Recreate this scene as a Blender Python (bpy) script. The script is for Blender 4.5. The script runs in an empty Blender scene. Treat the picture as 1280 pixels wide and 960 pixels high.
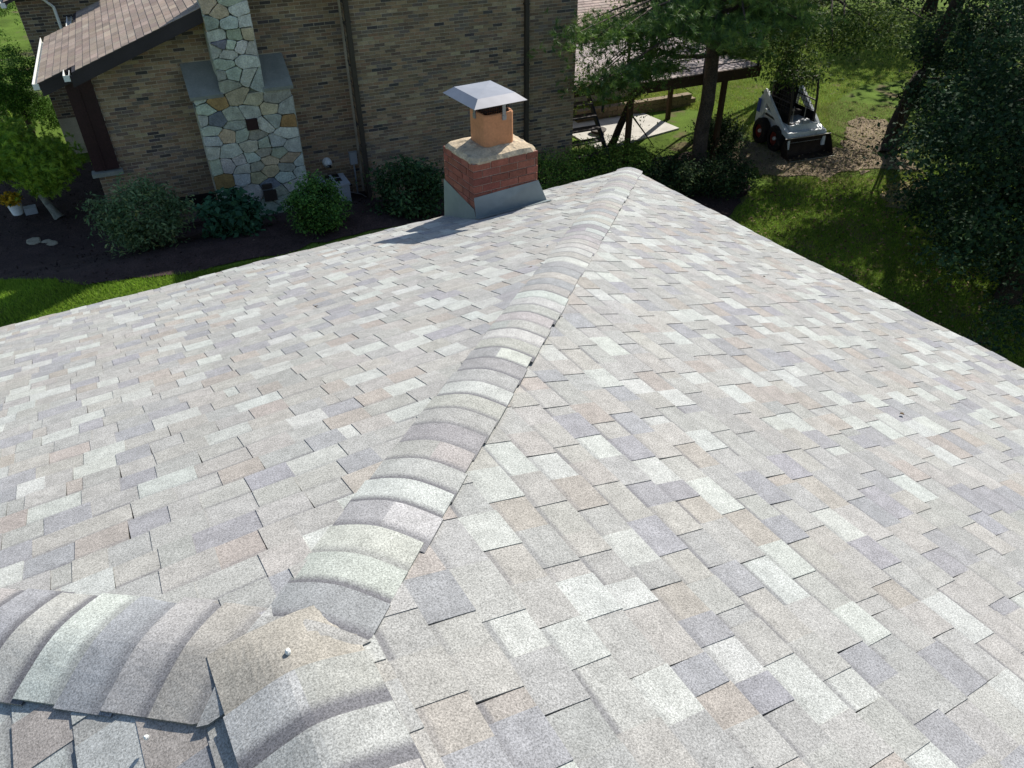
import bpy, math, random
import numpy as np
from mathutils import Vector, Matrix
random.seed(7); rng = np.random.default_rng(7)
R = math.radians
S = bpy.context.scene
COL = S.collection
# ------------------------------------------------------------------ camera
A_, SL = 5.626, 0.328                    # half width of the hip roof, its slope
PITCH, ROLL, YAW = 0.647, -0.009, 0.538
CAM = Vector((-5.694, -6.759, 3.394)); FPX = 944.0
_fw = Vector((math.sin(YAW)*math.cos(PITCH), math.cos(YAW)*math.cos(PITCH), -math.sin(PITCH)))
_r = Vector((math.cos(YAW), -math.sin(YAW), 0)); _u = _r.cross(_fw)
_r2 = _r*math.cos(ROLL)+_u*math.sin(ROLL); _u2 = -_r*math.sin(ROLL)+_u*math.cos(ROLL)
cam = bpy.data.cameras.new('camera'); camo = bpy.data.objects.new('camera', cam); COL.objects.link(camo)
M4 = Matrix((( _r2.x,_u2.x,-_fw.x,CAM.x),( _r2.y,_u2.y,-_fw.y,CAM.y),( _r2.z,_u2.z,-_fw.z,CAM.z),(0,0,0,1)))
camo.matrix_world = M4
cam.sensor_width = 36; cam.lens = FPX/1280*36; cam.clip_start = .05; cam.clip_end = 600
S.camera = camo
# ------------------------------------------------------------------ light
SUN = Vector((1, .56, .93)).normalized()
EL = math.asin(SUN.z); AZ = math.atan2(SUN.x, SUN.y)
w = bpy.data.worlds.new('World'); S.world = w; w.use_nodes = True
nt = w.node_tree; bg = nt.nodes['Background']
sky = nt.nodes.new('ShaderNodeTexSky'); sky.sky_type = 'NISHITA'; sky.sun_disc = False
sky.sun_elevation = EL; sky.sun_rotation = AZ; sky.air_density = 1.0; sky.dust_density = .6
nt.links.new(sky.outputs[0], bg.inputs[0]); bg.inputs[1].default_value = .115
sl = bpy.data.lights.new('sun', 'SUN'); sl.energy = 5.0; sl.angle = R(.5); sl.color = (1, .95, .87)
so = bpy.data.objects.new('sun', sl); COL.objects.link(so); so.location = (20, 10, 20)
so.rotation_euler = (-SUN).to_track_quat('-Z', 'Y').to_euler()
S.render.engine = 'CYCLES'
S.view_settings.view_transform = 'Standard'; S.view_settings.look = 'None'
S.view_settings.gamma = 1; S.view_settings.exposure = .48
# ------------------------------------------------------------------ helpers
def lin(h):
    h = h.lstrip('#'); o = []
    for i in (0, 2, 4):
        c = int(h[i:i+2], 16)/255; o.append(c/12.92 if c <= .04045 else ((c+.055)/1.055)**2.4)
    return tuple(o)
def seen(P):
    d = Vector(P)-CAM; z = d.dot(_fw)
    if z < .05: return None
    x = 640+FPX*d.dot(_r2)/z; y = 480-FPX*d.dot(_u2)/z
    return (x, y, z) if -30 < x < 1310 and -30 < y < 990 else None
def mat(name, col=None, attr=False, var=(3, .15), fine=(60, .12), rough=.85, spec=.3, metal=0, bump=None, trans=0, band=False, speck=0, stain=None):
    m = bpy.data.materials.new(name); m.use_nodes = True; t = m.node_tree; N = t.nodes; L = t.links
    b = N['Principled BSDF']; b.inputs['Roughness'].default_value = rough
    b.inputs['Specular IOR Level'].default_value = spec; b.inputs['Metallic'].default_value = metal
    tc = N.new('ShaderNodeNewGeometry'); pos = tc.outputs['Position']
    if attr:
        a = N.new('ShaderNodeAttribute'); a.attribute_name = 'Col'; c = a.outputs['Color']
    else:
        a = N.new('ShaderNodeRGB'); a.outputs[0].default_value = (*col, 1); c = a.outputs[0]
    def mul(c, scale, amt, det=3, rgh=.5):
        n = N.new('ShaderNodeTexNoise'); n.inputs['Scale'].default_value = scale; n.inputs['Detail'].default_value = det
        L.new(pos, n.inputs['Vector'])
        r = N.new('ShaderNodeMapRange'); r.inputs[1].default_value = .3; r.inputs[2].default_value = .7
        r.inputs[3].default_value = 1-amt; r.inputs[4].default_value = 1+amt; L.new(n.outputs[0], r.inputs[0])
        v = N.new('ShaderNodeVectorMath'); v.operation = 'SCALE'; L.new(c, v.inputs[0]); L.new(r.outputs[0], v.inputs['Scale'])
        return v.outputs[0]
    if var: c = mul(c, *var)
    if fine: c = mul(c, *fine)
    if stain:
        n = N.new('ShaderNodeTexNoise'); n.inputs['Scale'].default_value = stain[0]; n.inputs['Detail'].default_value = 5; L.new(pos, n.inputs['Vector'])
        r = N.new('ShaderNodeMapRange'); r.inputs[1].default_value = stain[2]; r.inputs[2].default_value = stain[2]+.12; L.new(n.outputs[0], r.inputs[0])
        x = N.new('ShaderNodeMix'); x.data_type = 'RGBA'; L.new(r.outputs[0], x.inputs[0]); L.new(c, x.inputs[6]); x.inputs[7].default_value = (*stain[1], 1); c = x.outputs[2]
    if band:   # printed shadow line of the laminated shingle: a darker granule strip just under the next butt
        uv = N.new('ShaderNodeUVMap'); sp = N.new('ShaderNodeSeparateXYZ'); L.new(uv.outputs[0], sp.inputs[0])
        n = N.new('ShaderNodeTexNoise'); n.inputs['Scale'].default_value = 160; L.new(pos, n.inputs['Vector'])
        ad = N.new('ShaderNodeMath'); ad.operation = 'MULTIPLY_ADD'; ad.inputs[1].default_value = .16; L.new(n.outputs[0], ad.inputs[0]); L.new(sp.outputs[1], ad.inputs[2])
        r = N.new('ShaderNodeMapRange'); r.inputs[1].default_value = .74; r.inputs[2].default_value = .94; L.new(ad.outputs[0], r.inputs[0])
        mm = N.new('ShaderNodeMath'); mm.operation = 'MULTIPLY'; L.new(r.outputs[0], mm.inputs[0]); L.new(sp.outputs[0], mm.inputs[1])
        x = N.new('ShaderNodeMix'); x.data_type = 'RGBA'; L.new(mm.outputs[0], x.inputs[0]); L.new(c, x.inputs[6]); x.inputs[7].default_value = (.145, .143, .150, 1); c = x.outputs[2]
    if speck:
        n = N.new('ShaderNodeTexNoise'); n.inputs['Scale'].default_value = 210; n.inputs['Detail'].default_value = 2.5; n.inputs['Roughness'].default_value = .8; L.new(pos, n.inputs['Vector'])
        r = N.new('ShaderNodeMapRange'); r.inputs[1].default_value = .3; r.inputs[2].default_value = .7
        r.inputs[3].default_value = 1-speck; r.inputs[4].default_value = 1+speck; L.new(n.outputs[0], r.inputs[0])
        v = N.new('ShaderNodeVectorMath'); v.operation = 'SCALE'; L.new(c, v.inputs[0]); L.new(r.outputs[0], v.inputs['Scale']); c = v.outputs[0]
    L.new(c, b.inputs['Base Color'])
    if bump:
        n = N.new('ShaderNodeTexNoise'); n.inputs['Scale'].default_value = bump[0]; n.inputs['Detail'].default_value = 4; L.new(pos, n.inputs['Vector'])
        bp = N.new('ShaderNodeBump'); bp.inputs['Strength'].default_value = bump[1]; bp.inputs['Distance'].default_value = bump[2]
        L.new(n.outputs[0], bp.inputs['Height']); L.new(bp.outputs[0], b.inputs['Normal'])
    if trans:
        tr = N.new('ShaderNodeBsdfTranslucent'); L.new(c, tr.inputs[0]); ms = N.new('ShaderNodeMixShader'); ms.inputs[0].default_value = trans
        L.new(b.outputs[0], ms.inputs[1]); L.new(tr.outputs[0], ms.inputs[2]); L.new(ms.outputs[0], N['Material Output'].inputs[0])
    return m
M = {}
M['shingle'] = mat('asphalt_shingle', attr=True, var=(1.1, .05), fine=(17, .11), rough=.95, spec=.15, band=True, speck=.55, bump=(260, .35, .002))
M['deck_under'] = mat('roof_underlay', (.05, .05, .055))
M['brown_shingle'] = mat('brown_shingle', attr=True, var=(4, .12), fine=(120, .18), rough=.95, spec=.15)
M['brick'] = mat('brick', attr=True, var=(9, .12), fine=(70, .22), rough=.9, spec=.2, bump=(120, .3, .004))
M['mortar'] = mat('mortar', (.43, .37, .28), var=(2, .2), fine=(90, .25), rough=.95)
M['red_mortar'] = mat('red_chimney_mortar', (.36, .25, .2), fine=(90, .25), rough=.95)
M['stone'] = mat('chimney_stone', attr=True, var=(7, .22), fine=(45, .25), rough=.85, bump=(22, .8, .02))
M['stone_mortar'] = mat('stone_mortar', (.15, .165, .135), fine=(40, .2))
M['slab'] = mat('slab_stone', (.21, .215, .185), var=(4, .15), fine=(30, .1), bump=(20, .3, .005))
M['steel'] = mat('galvanised_steel', (.27, .27, .285), var=(3, .08), fine=(14, .05), rough=.42, spec=.5, metal=.55)
M['flashing'] = mat('grey_flashing', (.23, .265, .265), var=(3, .1), fine=(12, .05), rough=.5, metal=.25)
M['clay'] = mat('clay_flue', (.46, .21, .10), var=(6, .1), fine=(40, .1), rough=.75, stain=(7, (.36, .15, .07), .6))
M['crown'] = mat('mortar_crown', (.47, .38, .26), var=(9, .22), fine=(50, .2), rough=.95, bump=(40, .6, .01), stain=(12, (.3, .26, .2), .55))
M['soot'] = mat('soot', (.012, .011, .012))
M['darkmetal'] = mat('dark_brown_metal', (.048, .038, .03), rough=.5)
M['darkwood'] = mat('dark_maroon_wood', (.028, .010, .011), rough=.6, fine=(30, .3))
M['fascia'] = mat('dark_fascia', (.035, .028, .03), rough=.7)
M['white'] = mat('white_paint', (.75, .75, .7), rough=.45, var=(3, .06), fine=(30, .06))
M['ac'] = mat('grey_enamel', (.36, .38, .40), rough=.4, var=(3, .05), fine=(30, .04))
M['black'] = mat('black_matter', (.008, .008, .009), rough=.6)
M['ground'] = mat('lawn_soil', (.085, .135, .022), var=(1.2, .3), fine=(30, .35), rough=1, spec=.05, stain=(1.3, (.13, .11, .06), .56))
M['grass'] = mat('grass_blade', attr=True, var=(.8, .25), fine=None, rough=.8, spec=.1, trans=.35)
M['mulch'] = mat('dark_mulch', (.045, .028, .026), var=(3, .3), fine=(45, .6), rough=1, bump=(60, 1, .03))
M['chip'] = mat('mulch_chip', attr=True, var=None, fine=None, rough=1)
M['dirt'] = mat('bare_dirt', (.25, .19, .13), var=(1.5, .35), fine=(25, .3), rough=1, bump=(30, 1, .05))
M['leaf'] = mat('leaf', attr=True, var=(1.1, .25), fine=None, rough=.8, spec=.12, trans=.22)
M['needle'] = mat('pine_needle', attr=True, var=(1.3, .25), fine=None, rough=.6, spec=.3, trans=.25)
M['bark'] = mat('bark', (.045, .034, .026), var=(4, .3), fine=(35, .4), rough=1, bump=(30, 1, .03))
M['pbark'] = mat('pine_bark', (.085, .066, .05), var=(4, .3), fine=(30, .4), rough=1, bump=(25, 1, .03))
M['lbark'] = mat('pale_bark', (.2, .2, .17), var=(12, .4), fine=(50, .3), rough=1)
M['board'] = mat('deck_board', attr=True, var=(3, .12), fine=(40, .15), rough=.8)
M['beam'] = mat('brown_beam', (.06, .035, .018), var=(3, .2), fine=(40, .2))
M['rail'] = mat('rail_metal', (.012, .015, .025), rough=.4)
M['concrete'] = mat('pale_concrete', (.5, .48, .43), var=(2, .12), fine=(30, .1), rough=.95)
M['wallstone'] = mat('tan_block', (.2, .15, .09), var=(4, .2), fine=(40, .3))
M['lwhite'] = mat('loader_white', (.72, .75, .76), var=(5, .12), fine=(40, .15), rough=.45, stain=(10, (.16, .14, .12), .66))
M['tyre'] = mat('tyre_rubber', (.02, .017, .016), rough=.9, stain=(14, (.07, .05, .035), .6))
M['rim'] = mat('maroon_rim', (.22, .035, .02), rough=.6)
M['bucket'] = mat('rusty_bucket', (.035, .024, .018), var=(5, .4), fine=(40, .3), rough=.7, metal=.2)
M['edge'] = mat('worn_steel', (.4, .38, .35), rough=.4, metal=.6)
M['blue'] = mat('blue_decal', (.02, .07, .35), rough=.4)
M['flower'] = mat('yellow_petal', attr=True, var=None, fine=None, rough=.7, trans=.2)
M['shingle_wood'] = mat('house_siding', (.3, .27, .22))

org = {}
def place(o, parent, origin):
    origin = Vector(origin); org[o.name] = origin
    if parent is not None: o.parent = parent; o.location = origin-org[parent.name]
    else: o.location = origin
    COL.objects.link(o); return o
def tag(o, label=None, cat=None, group=None, kind=None):
    if label: o['label'] = label
    if cat: o['category'] = cat
    if group: o['group'] = group
    if kind: o['kind'] = kind
    return o
def empty(name, origin, label=None, cat=None, group=None, parent=None, kind=None):
    o = bpy.data.objects.new(name, None); o.empty_display_size = .2
    return tag(place(o, parent, origin), label, cat, group, kind)
def fast(name, V, F, m, parent=None, origin=(0, 0, 0), cols=None, uvs=None, smooth=False):
    """V nx3 array, F mxk array (k = 3 or 4), cols per face (mx3), uvs per loop (m*k x 2)"""
    V = np.asarray(V, np.float32)-np.array(origin, np.float32); F = np.asarray(F, np.int32); k = F.shape[1]
    me = bpy.data.meshes.new(name); me.vertices.add(len(V)); me.vertices.foreach_set('co', V.ravel())
    me.loops.add(F.size); me.loops.foreach_set('vertex_index', F.ravel())
    me.polygons.add(len(F)); me.polygons.foreach_set('loop_start', np.arange(0, F.size, k, dtype=np.int32))
    me.polygons.foreach_set('loop_total', np.full(len(F), k, np.int32))
    if smooth: me.polygons.foreach_set('use_smooth', np.ones(len(F), bool))
    me.update(calc_edges=True)
    if cols is not None:
        a = me.color_attributes.new('Col', 'FLOAT_COLOR', 'CORNER'); c = np.ones((len(F), k, 4), np.float32)
        c[:, :, :3] = np.asarray(cols)[:, None, :]; a.data.foreach_set('color', c.ravel())
    if uvs is not None:
        u = me.uv_layers.new(name='UVMap'); u.data.foreach_set('uv', np.asarray(uvs, np.float32).ravel())
    me.materials.append(m); o = bpy.data.objects.new(name, me); return place(o, parent, origin)
class MB:
    def __init__(s): s.v = []; s.f = []; s.c = []; s.uv = []
    def face(s, idx, c=(1, 1, 1), uv=None):
        s.f.append(tuple(idx)); s.c.append(c); s.uv.append(uv or [(0, 0)]*len(idx))
    def hexa(s, P, c=(1, 1, 1)):
        """8 points: bottom 4 then top 4, same winding"""
        b = len(s.v); s.v += [tuple(p) for p in P]
        for q in ((3, 2, 1, 0), (4, 5, 6, 7), (0, 1, 5, 4), (1, 2, 6, 5), (2, 3, 7, 6), (3, 0, 4, 7)): s.face([b+i for i in q], c)
    def box(s, lo, hi, fr=None, c=(1, 1, 1)):
        P = [(x, y, z) for z in (lo[2], hi[2]) for x, y in ((lo[0], lo[1]), (hi[0], lo[1]), (hi[0], hi[1]), (lo[0], hi[1]))]
        s.hexa([fr(p) for p in P] if fr else P, c)
    def prism(s, poly, a, b, fn, c=(1, 1, 1), inset=0):
        """poly: list of 2d pts; fn(p2, t) -> 3d; extruded from t=a to t=b"""
        n = len(poly); o = len(s.v); cx = sum(p[0] for p in poly)/n; cy = sum(p[1] for p in poly)/n
        s.v += [tuple(fn(p, a)) for p in poly]
        if inset:
            s.v += [tuple(fn(p, b-inset)) for p in poly]
            q = []
            for p in poly:
                d = math.hypot(p[0]-cx, p[1]-cy) or 1; k = max(.5, 1-inset*1.2/d); q.append((cx+(p[0]-cx)*k, cy+(p[1]-cy)*k))
            s.v += [tuple(fn(p, b)) for p in q]; L = 3
        else: s.v += [tuple(fn(p, b)) for p in poly]; L = 2
        for l in range(L-1):
            for i in range(n): j = (i+1) % n; s.face([o+l*n+i, o+l*n+j, o+(l+1)*n+j, o+(l+1)*n+i], c)
        s.face([o+(L-1)*n+i for i in range(n)], c); s.face([o+i for i in reversed(range(n))], c)
    def tube(s, pts, rad, n=8, c=(1, 1, 1), cap=True):
        pts = [Vector(p) for p in pts]; o = len(s.v); rad = rad if hasattr(rad, '__len__') else [rad]*len(pts)
        for i, p in enumerate(pts):
            d = (pts[min(i+1, len(pts)-1)]-pts[max(i-1, 0)]).normalized()
            a = d.cross(Vector((0, 0, 1)) if abs(d.z) < .9 else Vector((1, 0, 0))).normalized(); b = d.cross(a)
            for k in range(n):
                t = 2*math.pi*k/n; s.v.append(tuple(p+(a*math.cos(t)+b*math.sin(t))*rad[i]))
        for i in range(len(pts)-1):
            for k in range(n): s.face([o+i*n+k, o+i*n+(k+1) % n, o+(i+1)*n+(k+1) % n, o+(i+1)*n+k], c)
        if cap: s.face([o+k for k in range(n)], c); s.face([o+(len(pts)-1)*n+k for k in reversed(range(n))], c)
    def build(s, name, m, parent=None, origin=None, smooth=False, useuv=False):
        if origin is None:
            a = np.array(s.v); origin = tuple((a.min(0)+a.max(0))/2)
        me = bpy.data.meshes.new(name); me.from_pydata([(x-origin[0], y-origin[1], z-origin[2]) for x, y, z in s.v], [], s.f)
        a = me.color_attributes.new('Col', 'FLOAT_COLOR', 'CORNER'); buf = []
        for f, c in zip(s.f, s.c):
            for _ in f: buf += [c[0], c[1], c[2], 1]
        a.data.foreach_set('color', buf)
        if useuv:
            u = me.uv_layers.new(name='UVMap'); u.data.foreach_set('uv', [t for q in s.uv for p in q for t in p])
        if smooth: me.polygons.foreach_set('use_smooth', [True]*len(me.polygons))
        me.materials.append(m); me.update(); o = bpy.data.objects.new(name, me); return place(o, parent, origin)
def jit(c, a=.1, h=.03):
    k = 1+random.uniform(-a, a); return tuple(max(0, x*k*(1+random.uniform(-h, h))) for x in c)
# ------------------------------------------------------------------ frames and terrain
TH = R(-6.5); CT, ST = math.cos(TH), math.sin(TH)
def H(p): return (p[0]*CT-p[1]*ST, p[0]*ST+p[1]*CT, p[2])     # neighbour house frame (along wall, away from us, up)
def gzn(x, y):
    t = np.clip((x-1)/7, 0, 1); b = np.clip((9.6-y)/3, 0, 1)*np.clip((1-x)/2, 0, 1)
    return -3.5-t*t*(3-2*t)+.6*b*b*(3-2*b)
def gz(x, y): return float(gzn(x, y))
# terrain
xs = np.unique(np.concatenate([np.linspace(-200, -30, 12), np.linspace(-30, 60, 301), np.linspace(60, 300, 16)]))
ys = np.unique(np.concatenate([np.linspace(-100, -30, 8), np.linspace(-30, 60, 301), np.linspace(60, 300, 16)]))
def sheet(name, X, Y, dz, m):
    gx, gy = np.meshgrid(X, Y); z = gzn(gx, gy)+dz; n, k = gx.shape
    V = np.stack([gx, gy, z], -1).reshape(-1, 3); i = np.arange((n-1)*(k-1)); r, c = i//(k-1), i % (k-1); a = r*k+c
    return fast(name, V, np.stack([a, a+1, a+k+1, a+k], 1), m, smooth=True)
tag(sheet('ground', xs, ys, 0, M['ground']), kind='structure')
def patch(name, poly, dz, m, cell=.25, wob=.12):
    """irregular flat patch that follows the terrain"""
    P = np.array(poly, float); n = len(P); pts = []
    for i in range(n):
        a, b = P[i], P[(i+1) % n]; k = max(1, int(np.linalg.norm(b-a)/cell))
        for j in range(k): q = a+(b-a)*j/k; pts.append(q+rng.normal(0, wob, 2))
    import mathutils.geometry as mg
    from mathutils import Vector as Vv
    xs_ = np.arange(P[:, 0].min(), P[:, 0].max(), .3); ys_ = np.arange(P[:, 1].min(), P[:, 1].max(), .3)
    ins = [(x, y) for x in xs_ for y in ys_ if inside((x, y), pts)]
    co = [Vv((p[0], p[1])) for p in pts]+[Vv(p) for p in ins]; k = len(pts)
    r = mg.delaunay_2d_cdt(co, [(i, (i+1) % k) for i in range(k)], [list(range(k))], 1, 1e-5)
    b = MB(); b.v = [(p.x, p.y, gz(p.x, p.y)+dz) for p in r[0]]
    for f in r[2]: b.face(f)
    return b.build(name, m, origin=(0, 0, 0))
def inside(p, poly):
    x, y = p; r = False; n = len(poly); j = n-1
    for i in range(n):
        xi, yi = poly[i][0], poly[i][1]; xj, yj = poly[j][0], poly[j][1]
        if (yi > y) != (yj > y) and x < (xj-xi)*(y-yi)/(yj-yi)+xi: r = not r
        j = i
    return r
BED = [(-13, 12.4), (-9, 9.8), (-7.5, 8.3), (-6.1, 6.5), (-4.4, 6.0), (-2.9, 5.9), (-.7, 5.9), (2, 5.3), (5, 5.0), (7.6, 5.2), (9.4, 6.2), (10.6, 7.6), (10.2, 9.0), (8.2, 9.3), (5, 8.6), (-1.5, 9.6), (-4.8, 9.9), (-4.8, 12), (-5.2, 14.5), (-8, 15.5), (-13, 16)]
tag(patch('mulch_bed', BED, .022, M['mulch'], wob=.05), kind='structure')
DIRT1 = [(10.4, 6.8), (11.6, 5.9), (12.9, 5.5), (14.2, 5.2), (15.0, 5.8), (16.0, 7.0), (17.0, 8.0), (16.6, 8.6), (15.2, 8.0), (14.0, 7.2), (12.8, 7.2), (11.9, 8.6), (12.0, 9.8), (11.2, 10.2), (10.6, 9)]
tag(patch('dirt_patch', DIRT1, .02, M['dirt'], wob=.22), kind='structure')
DIRT2 = [(11.4, 3.6), (12.6, 2.9), (13.8, 3.3), (13.6, 4.3), (12.4, 4.5)]
tag(patch('dirt_patch', DIRT2, .02, M['dirt'], wob=.12), kind='structure')
# patio and its steps under the deck
b = MB(); b.prism([(6.4, 11.3), (9.6, 11.9), (9.4, 13.6), (6.2, 14.6)], -.05, .05, lambda p, t: (*H((p[0], p[1], 0))[:2], -4.5+t))
tag(b.build('patio', M['concrete']), kind='structure')

# ------------------------------------------------------------------ our house: hip roof
AL = math.atan(SL); CA, SA = math.cos(AL), math.sin(AL); E_ = .143
PAL = {'L': (.368, .376, .352), 'M': (.305, .302, .284), 'W': (.312, .302, .279), 'D': (.258, .257, .262), 'T': (.300, .276, .249), 'G': (.285, .284, .270)}
def scol():
    return random.choices(['L', 'M', 'W', 'D', 'T', 'G'], [.22, .22, .17, .16, .10, .13])[0]
hp = (-A_, -A_/1.0, 0)
house = empty('hip_roof_house', (-A_, -A_, -3.5), 'house in the foreground with pale grey mottled hip roof and red brick chimney', 'house')
def planeH(t, v, n): return (-t, -v*CA+n*SA, v*SA+n*CA)
def planeR(t, v, n): return (-v*CA+n*SA, -t, v*SA+n*CA)
def planeT(t, v, n): return (-2*A_+v*CA-n*SA, -t, v*SA+n*CA)
LV = A_/CA; RL = 16.0
b = MB()   # decking of the three slopes and the walls' top
ap = (-A_, -A_, SL*A_-.012); far = (-A_, -RL, SL*A_-.012); k0 = -.012
V0 = [(0, 0, k0), (-2*A_, 0, k0), ap, far, (0, -RL, k0), (-2*A_, -RL, k0)]
b.v = V0; b.face((0, 2, 1)); b.face((0, 4, 3, 2)); b.face((1, 2, 3, 5))
roof = b.build('roof', M['deck_under'], house, origin=(-A_, -A_, 0))
b = MB(); e = .03
for (x0, y0, x1, y1) in ((-2*A_-e, -.02, e, .02), (-.02, -RL, .02, -.02), (-2*A_-.02, -RL, -2*A_+.02, -.02)):
    b.box((x0, y0, -.17), (x1, y1, -.016))
b.build('fascia', M['white'], house)
b = MB(); b.box((-2*A_+.02, -RL, -.16), (-.02, -.02, -.14)); b.build('soffit', M['white'], house)
b = MB(); b.box((-2*A_+.5, -RL+.1, -4.6), (-.5, -.5, -.16)); b.build('wall', M['shingle_wood'], house)

def undul(t, v): return .004*math.sin(1.9*t+.7*v)+.003*math.sin(4.3*t-2.1*v+1)+.002*math.sin(9*t+5*v)
pieces = []   # (center distance, 8 pts, colour, band strength)
def slope(fn, trange, rows, nrow0=0):
    for i in range(rows):
        v0 = i*E_-.012; v1 = min(v0+E_, LV-.012)
        if v1-v0 < .03: break
        lo0, hi0 = trange(v0); lo1, hi1 = trange(v1)
        lo, hi = min(lo0, lo1), max(hi0, hi1)
        t = lo-random.uniform(0, .3); raised = random.random() < .5; wave = random.uniform(0, 6)
        col = scol(); left = random.choice([1, 2])
        while t < hi:
            wd = random.choice([.10, .13, .14, .15, .16, .17, .2]) if raised else random.choice([.06, .11, .13, .15, .16, .18, .2])
            t2 = t+wd
            h0, h1 = (.0088, .0036) if raised else (.0055, .0014)
            a0, a1 = min(max(t, lo0), hi0), max(min(t2, hi0), lo0); c0, c1 = min(max(t, lo1), hi1), max(min(t2, hi1), lo1)
            if a1-a0 > .004 or c1-c0 > .004:
                jv = random.uniform(-.0025, .0025); sk = random.uniform(-.004, .004)
                def P(tt, vv, n): return fn(tt, vv, n+undul(tt, vv))
                if t < lo1+.2 or t2 > hi1-.2: sk = 0
                pts = [P(a0, v0+jv, 0), P(a1, v0+jv, 0), P(c1+sk, v1+.008, -.004), P(c0+sk, v1+.008, -.004),
                       P(a0, v0+jv, h0), P(a1, v0+jv, h0), P(c1+sk, v1+.008, h1), P(c0+sk, v1+.008, h1)]
                cc = jit(PAL[col], .05, .012)
                pieces.append((pts, cc, random.choice([.1, .35, .55, .7]) if not raised else random.choice([0, .15, .35]), (a0, v0)))
            t = t2
            if random.random() < .92: raised = not raised
            prev = col; col = scol()
            if col == prev and col in 'LDT': col = random.choice('MW')
slope(planeH, lambda v: (v*CA, 2*A_-v*CA), 41)
slope(planeR, lambda v: (v*CA, 12.0), 41)
slope(planeT, lambda v: (v*CA, 12.0), 41)
def add_piece(b, pts, c, band):
    o = len(b.v); b.v += pts
    b.face((o+4, o+5, o+6, o+7), c, [(band, -1), (band, -1), (band, 1.2), (band, 1.2)])
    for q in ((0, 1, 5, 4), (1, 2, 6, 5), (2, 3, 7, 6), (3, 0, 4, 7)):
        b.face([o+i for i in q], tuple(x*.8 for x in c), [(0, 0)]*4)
def pd(p):
    c = [sum(q[i] for q in p[0])/8 for i in range(3)]
    s_ = seen(c); return s_[2] if s_ and -10 < s_[0] < 1290 and -10 < s_[1] < 970 else 999
pieces.sort(key=pd)
for p in pieces[:300]:
    b = MB(); add_piece(b, p[0], p[1], p[2]); b.build('shingle', M['shingle'], roof, useuv=True)
b = MB()
for p in pieces[300:]: add_piece(b, p[0], p[1], p[2])
tag(b.build('shingle_field', M['shingle'], roof, origin=(0, 0, 0), useuv=True), kind='stuff')

# bent caps over hips and ridge
def smin(a, c, e): return (a+c)/2-math.sqrt(((a-c)/2)**2+e*e)
def surf(x, y): return smin(smin(-SL*x, -SL*y, .012), SL*(x+2*A_), .012)
def cap(base, d, q, s0, s1, cols, hw=.150, rise=.006, band=1, dz=0, taper=False, left=.009, right=.012, crest=.010):
    """bent cap shingle: base point on the line, d plan direction towards the butt, q across"""
    b = MB(); n = 16; fr_ = [0, .3, .6, .85, 1]; grid = []; jx = random.uniform(-.005, .005); hw += random.uniform(-.004, .004)
    for fr in fr_:
        s = s0+(s1-s0)*fr; line = []; hh = min(hw, max(.04, s+.045)) if taper else hw
        for k in range(n+1):
            c = -hh+2*hh*k/n+jx; x = base[0]+d[0]*s+q[0]*c; y = base[1]+d[1]*s+q[1]*c
            tt = min(1, abs(c)/hh); lift = right if c > 0 else left
            z = surf(x, y)+lift*tt**3+.014*(1-tt**3)+crest*(1-tt*tt)+rise*fr+dz+random.uniform(-.0005, .0005)
            line.append((x, y, z))
        grid.append(line)
    w_ = n+1; th = .007
    for line in grid: b.v += line
    for line in grid: b.v += [(x, y, z-th) for x, y, z in line]
    off = w_*len(grid); L = s1-s0; vis = .138
    for r_ in range(len(grid)-1):
        f0, f1 = (1-fr_[r_])*L/vis, (1-fr_[r_+1])*L/vis
        for k in range(n):
            cc = cols[0] if k < n*cols[2] else cols[1]
            a = r_*w_+k; b.face((a, a+1, a+w_+1, a+w_), cc, [(band, f0), (band, f0), (band, f1), (band, f1)])
            a += off; b.face((a, a+w_, a+w_+1, a+1), cc)
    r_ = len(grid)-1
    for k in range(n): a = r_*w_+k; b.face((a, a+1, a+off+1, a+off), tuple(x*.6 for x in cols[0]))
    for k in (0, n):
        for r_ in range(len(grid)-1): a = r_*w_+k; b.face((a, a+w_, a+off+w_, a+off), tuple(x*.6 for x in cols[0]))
    return b
s2 = math.sqrt(.5); APX = (-A_, -A_); HIPL = A_/s2
def capcol(ch):
    if ch == 'h': return (jit(PAL['D'], .05), jit(PAL['L'], .05), .5)
    if ch == 't': return (jit(PAL['M'], .05), jit(PAL['W'], .05), .55)
    c = jit(PAL[ch], .06); return (c, c if random.random() < .88 else jit(PAL[random.choice('MGW')], .04), random.choice([.3, .5, .7]))
def tone(i, first):
    return first[i] if i < len(first) else random.choices(['L', 'M', 'W', 'D', 'G', 'h', 't'], [.27, .22, .12, .16, .12, .06, .05])[0]
s_ = -.02; i = 0
while s_ < HIPL-.05:
    cap(APX, (s2, s2), (s2, -s2), s_-.03, min(s_+.1355, HIPL+.02), capcol(tone(i, ['M', 'D', 'L', 'L', 'h', 'L', 'M', 't', 'D', 'M', 'M', 'L', 'M', 'D', 'h', 'M', 'L'])), band=random.choice([1, 1, .8, .5]), taper=True, dz=.003).build('hip_cap', M['shingle'], roof, useuv=True)
    i += 1; s_ += .1315
s_ = .0; i = 0
while s_ < HIPL-.05:
    cap(APX, (-s2, s2), (s2, s2), s_-.03, min(s_+.142, HIPL), capcol(tone(i, ['M', 'T', 'M', 'D', 'L', 'W', 'D'])), left=.017, right=.009, hw=.168, taper=True, band=random.choice([1, .8, .5])).build('hip_cap', M['shingle'], roof, useuv=True)
    i += 1; s_ += .138
s_ = -.13; i = 0
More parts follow.
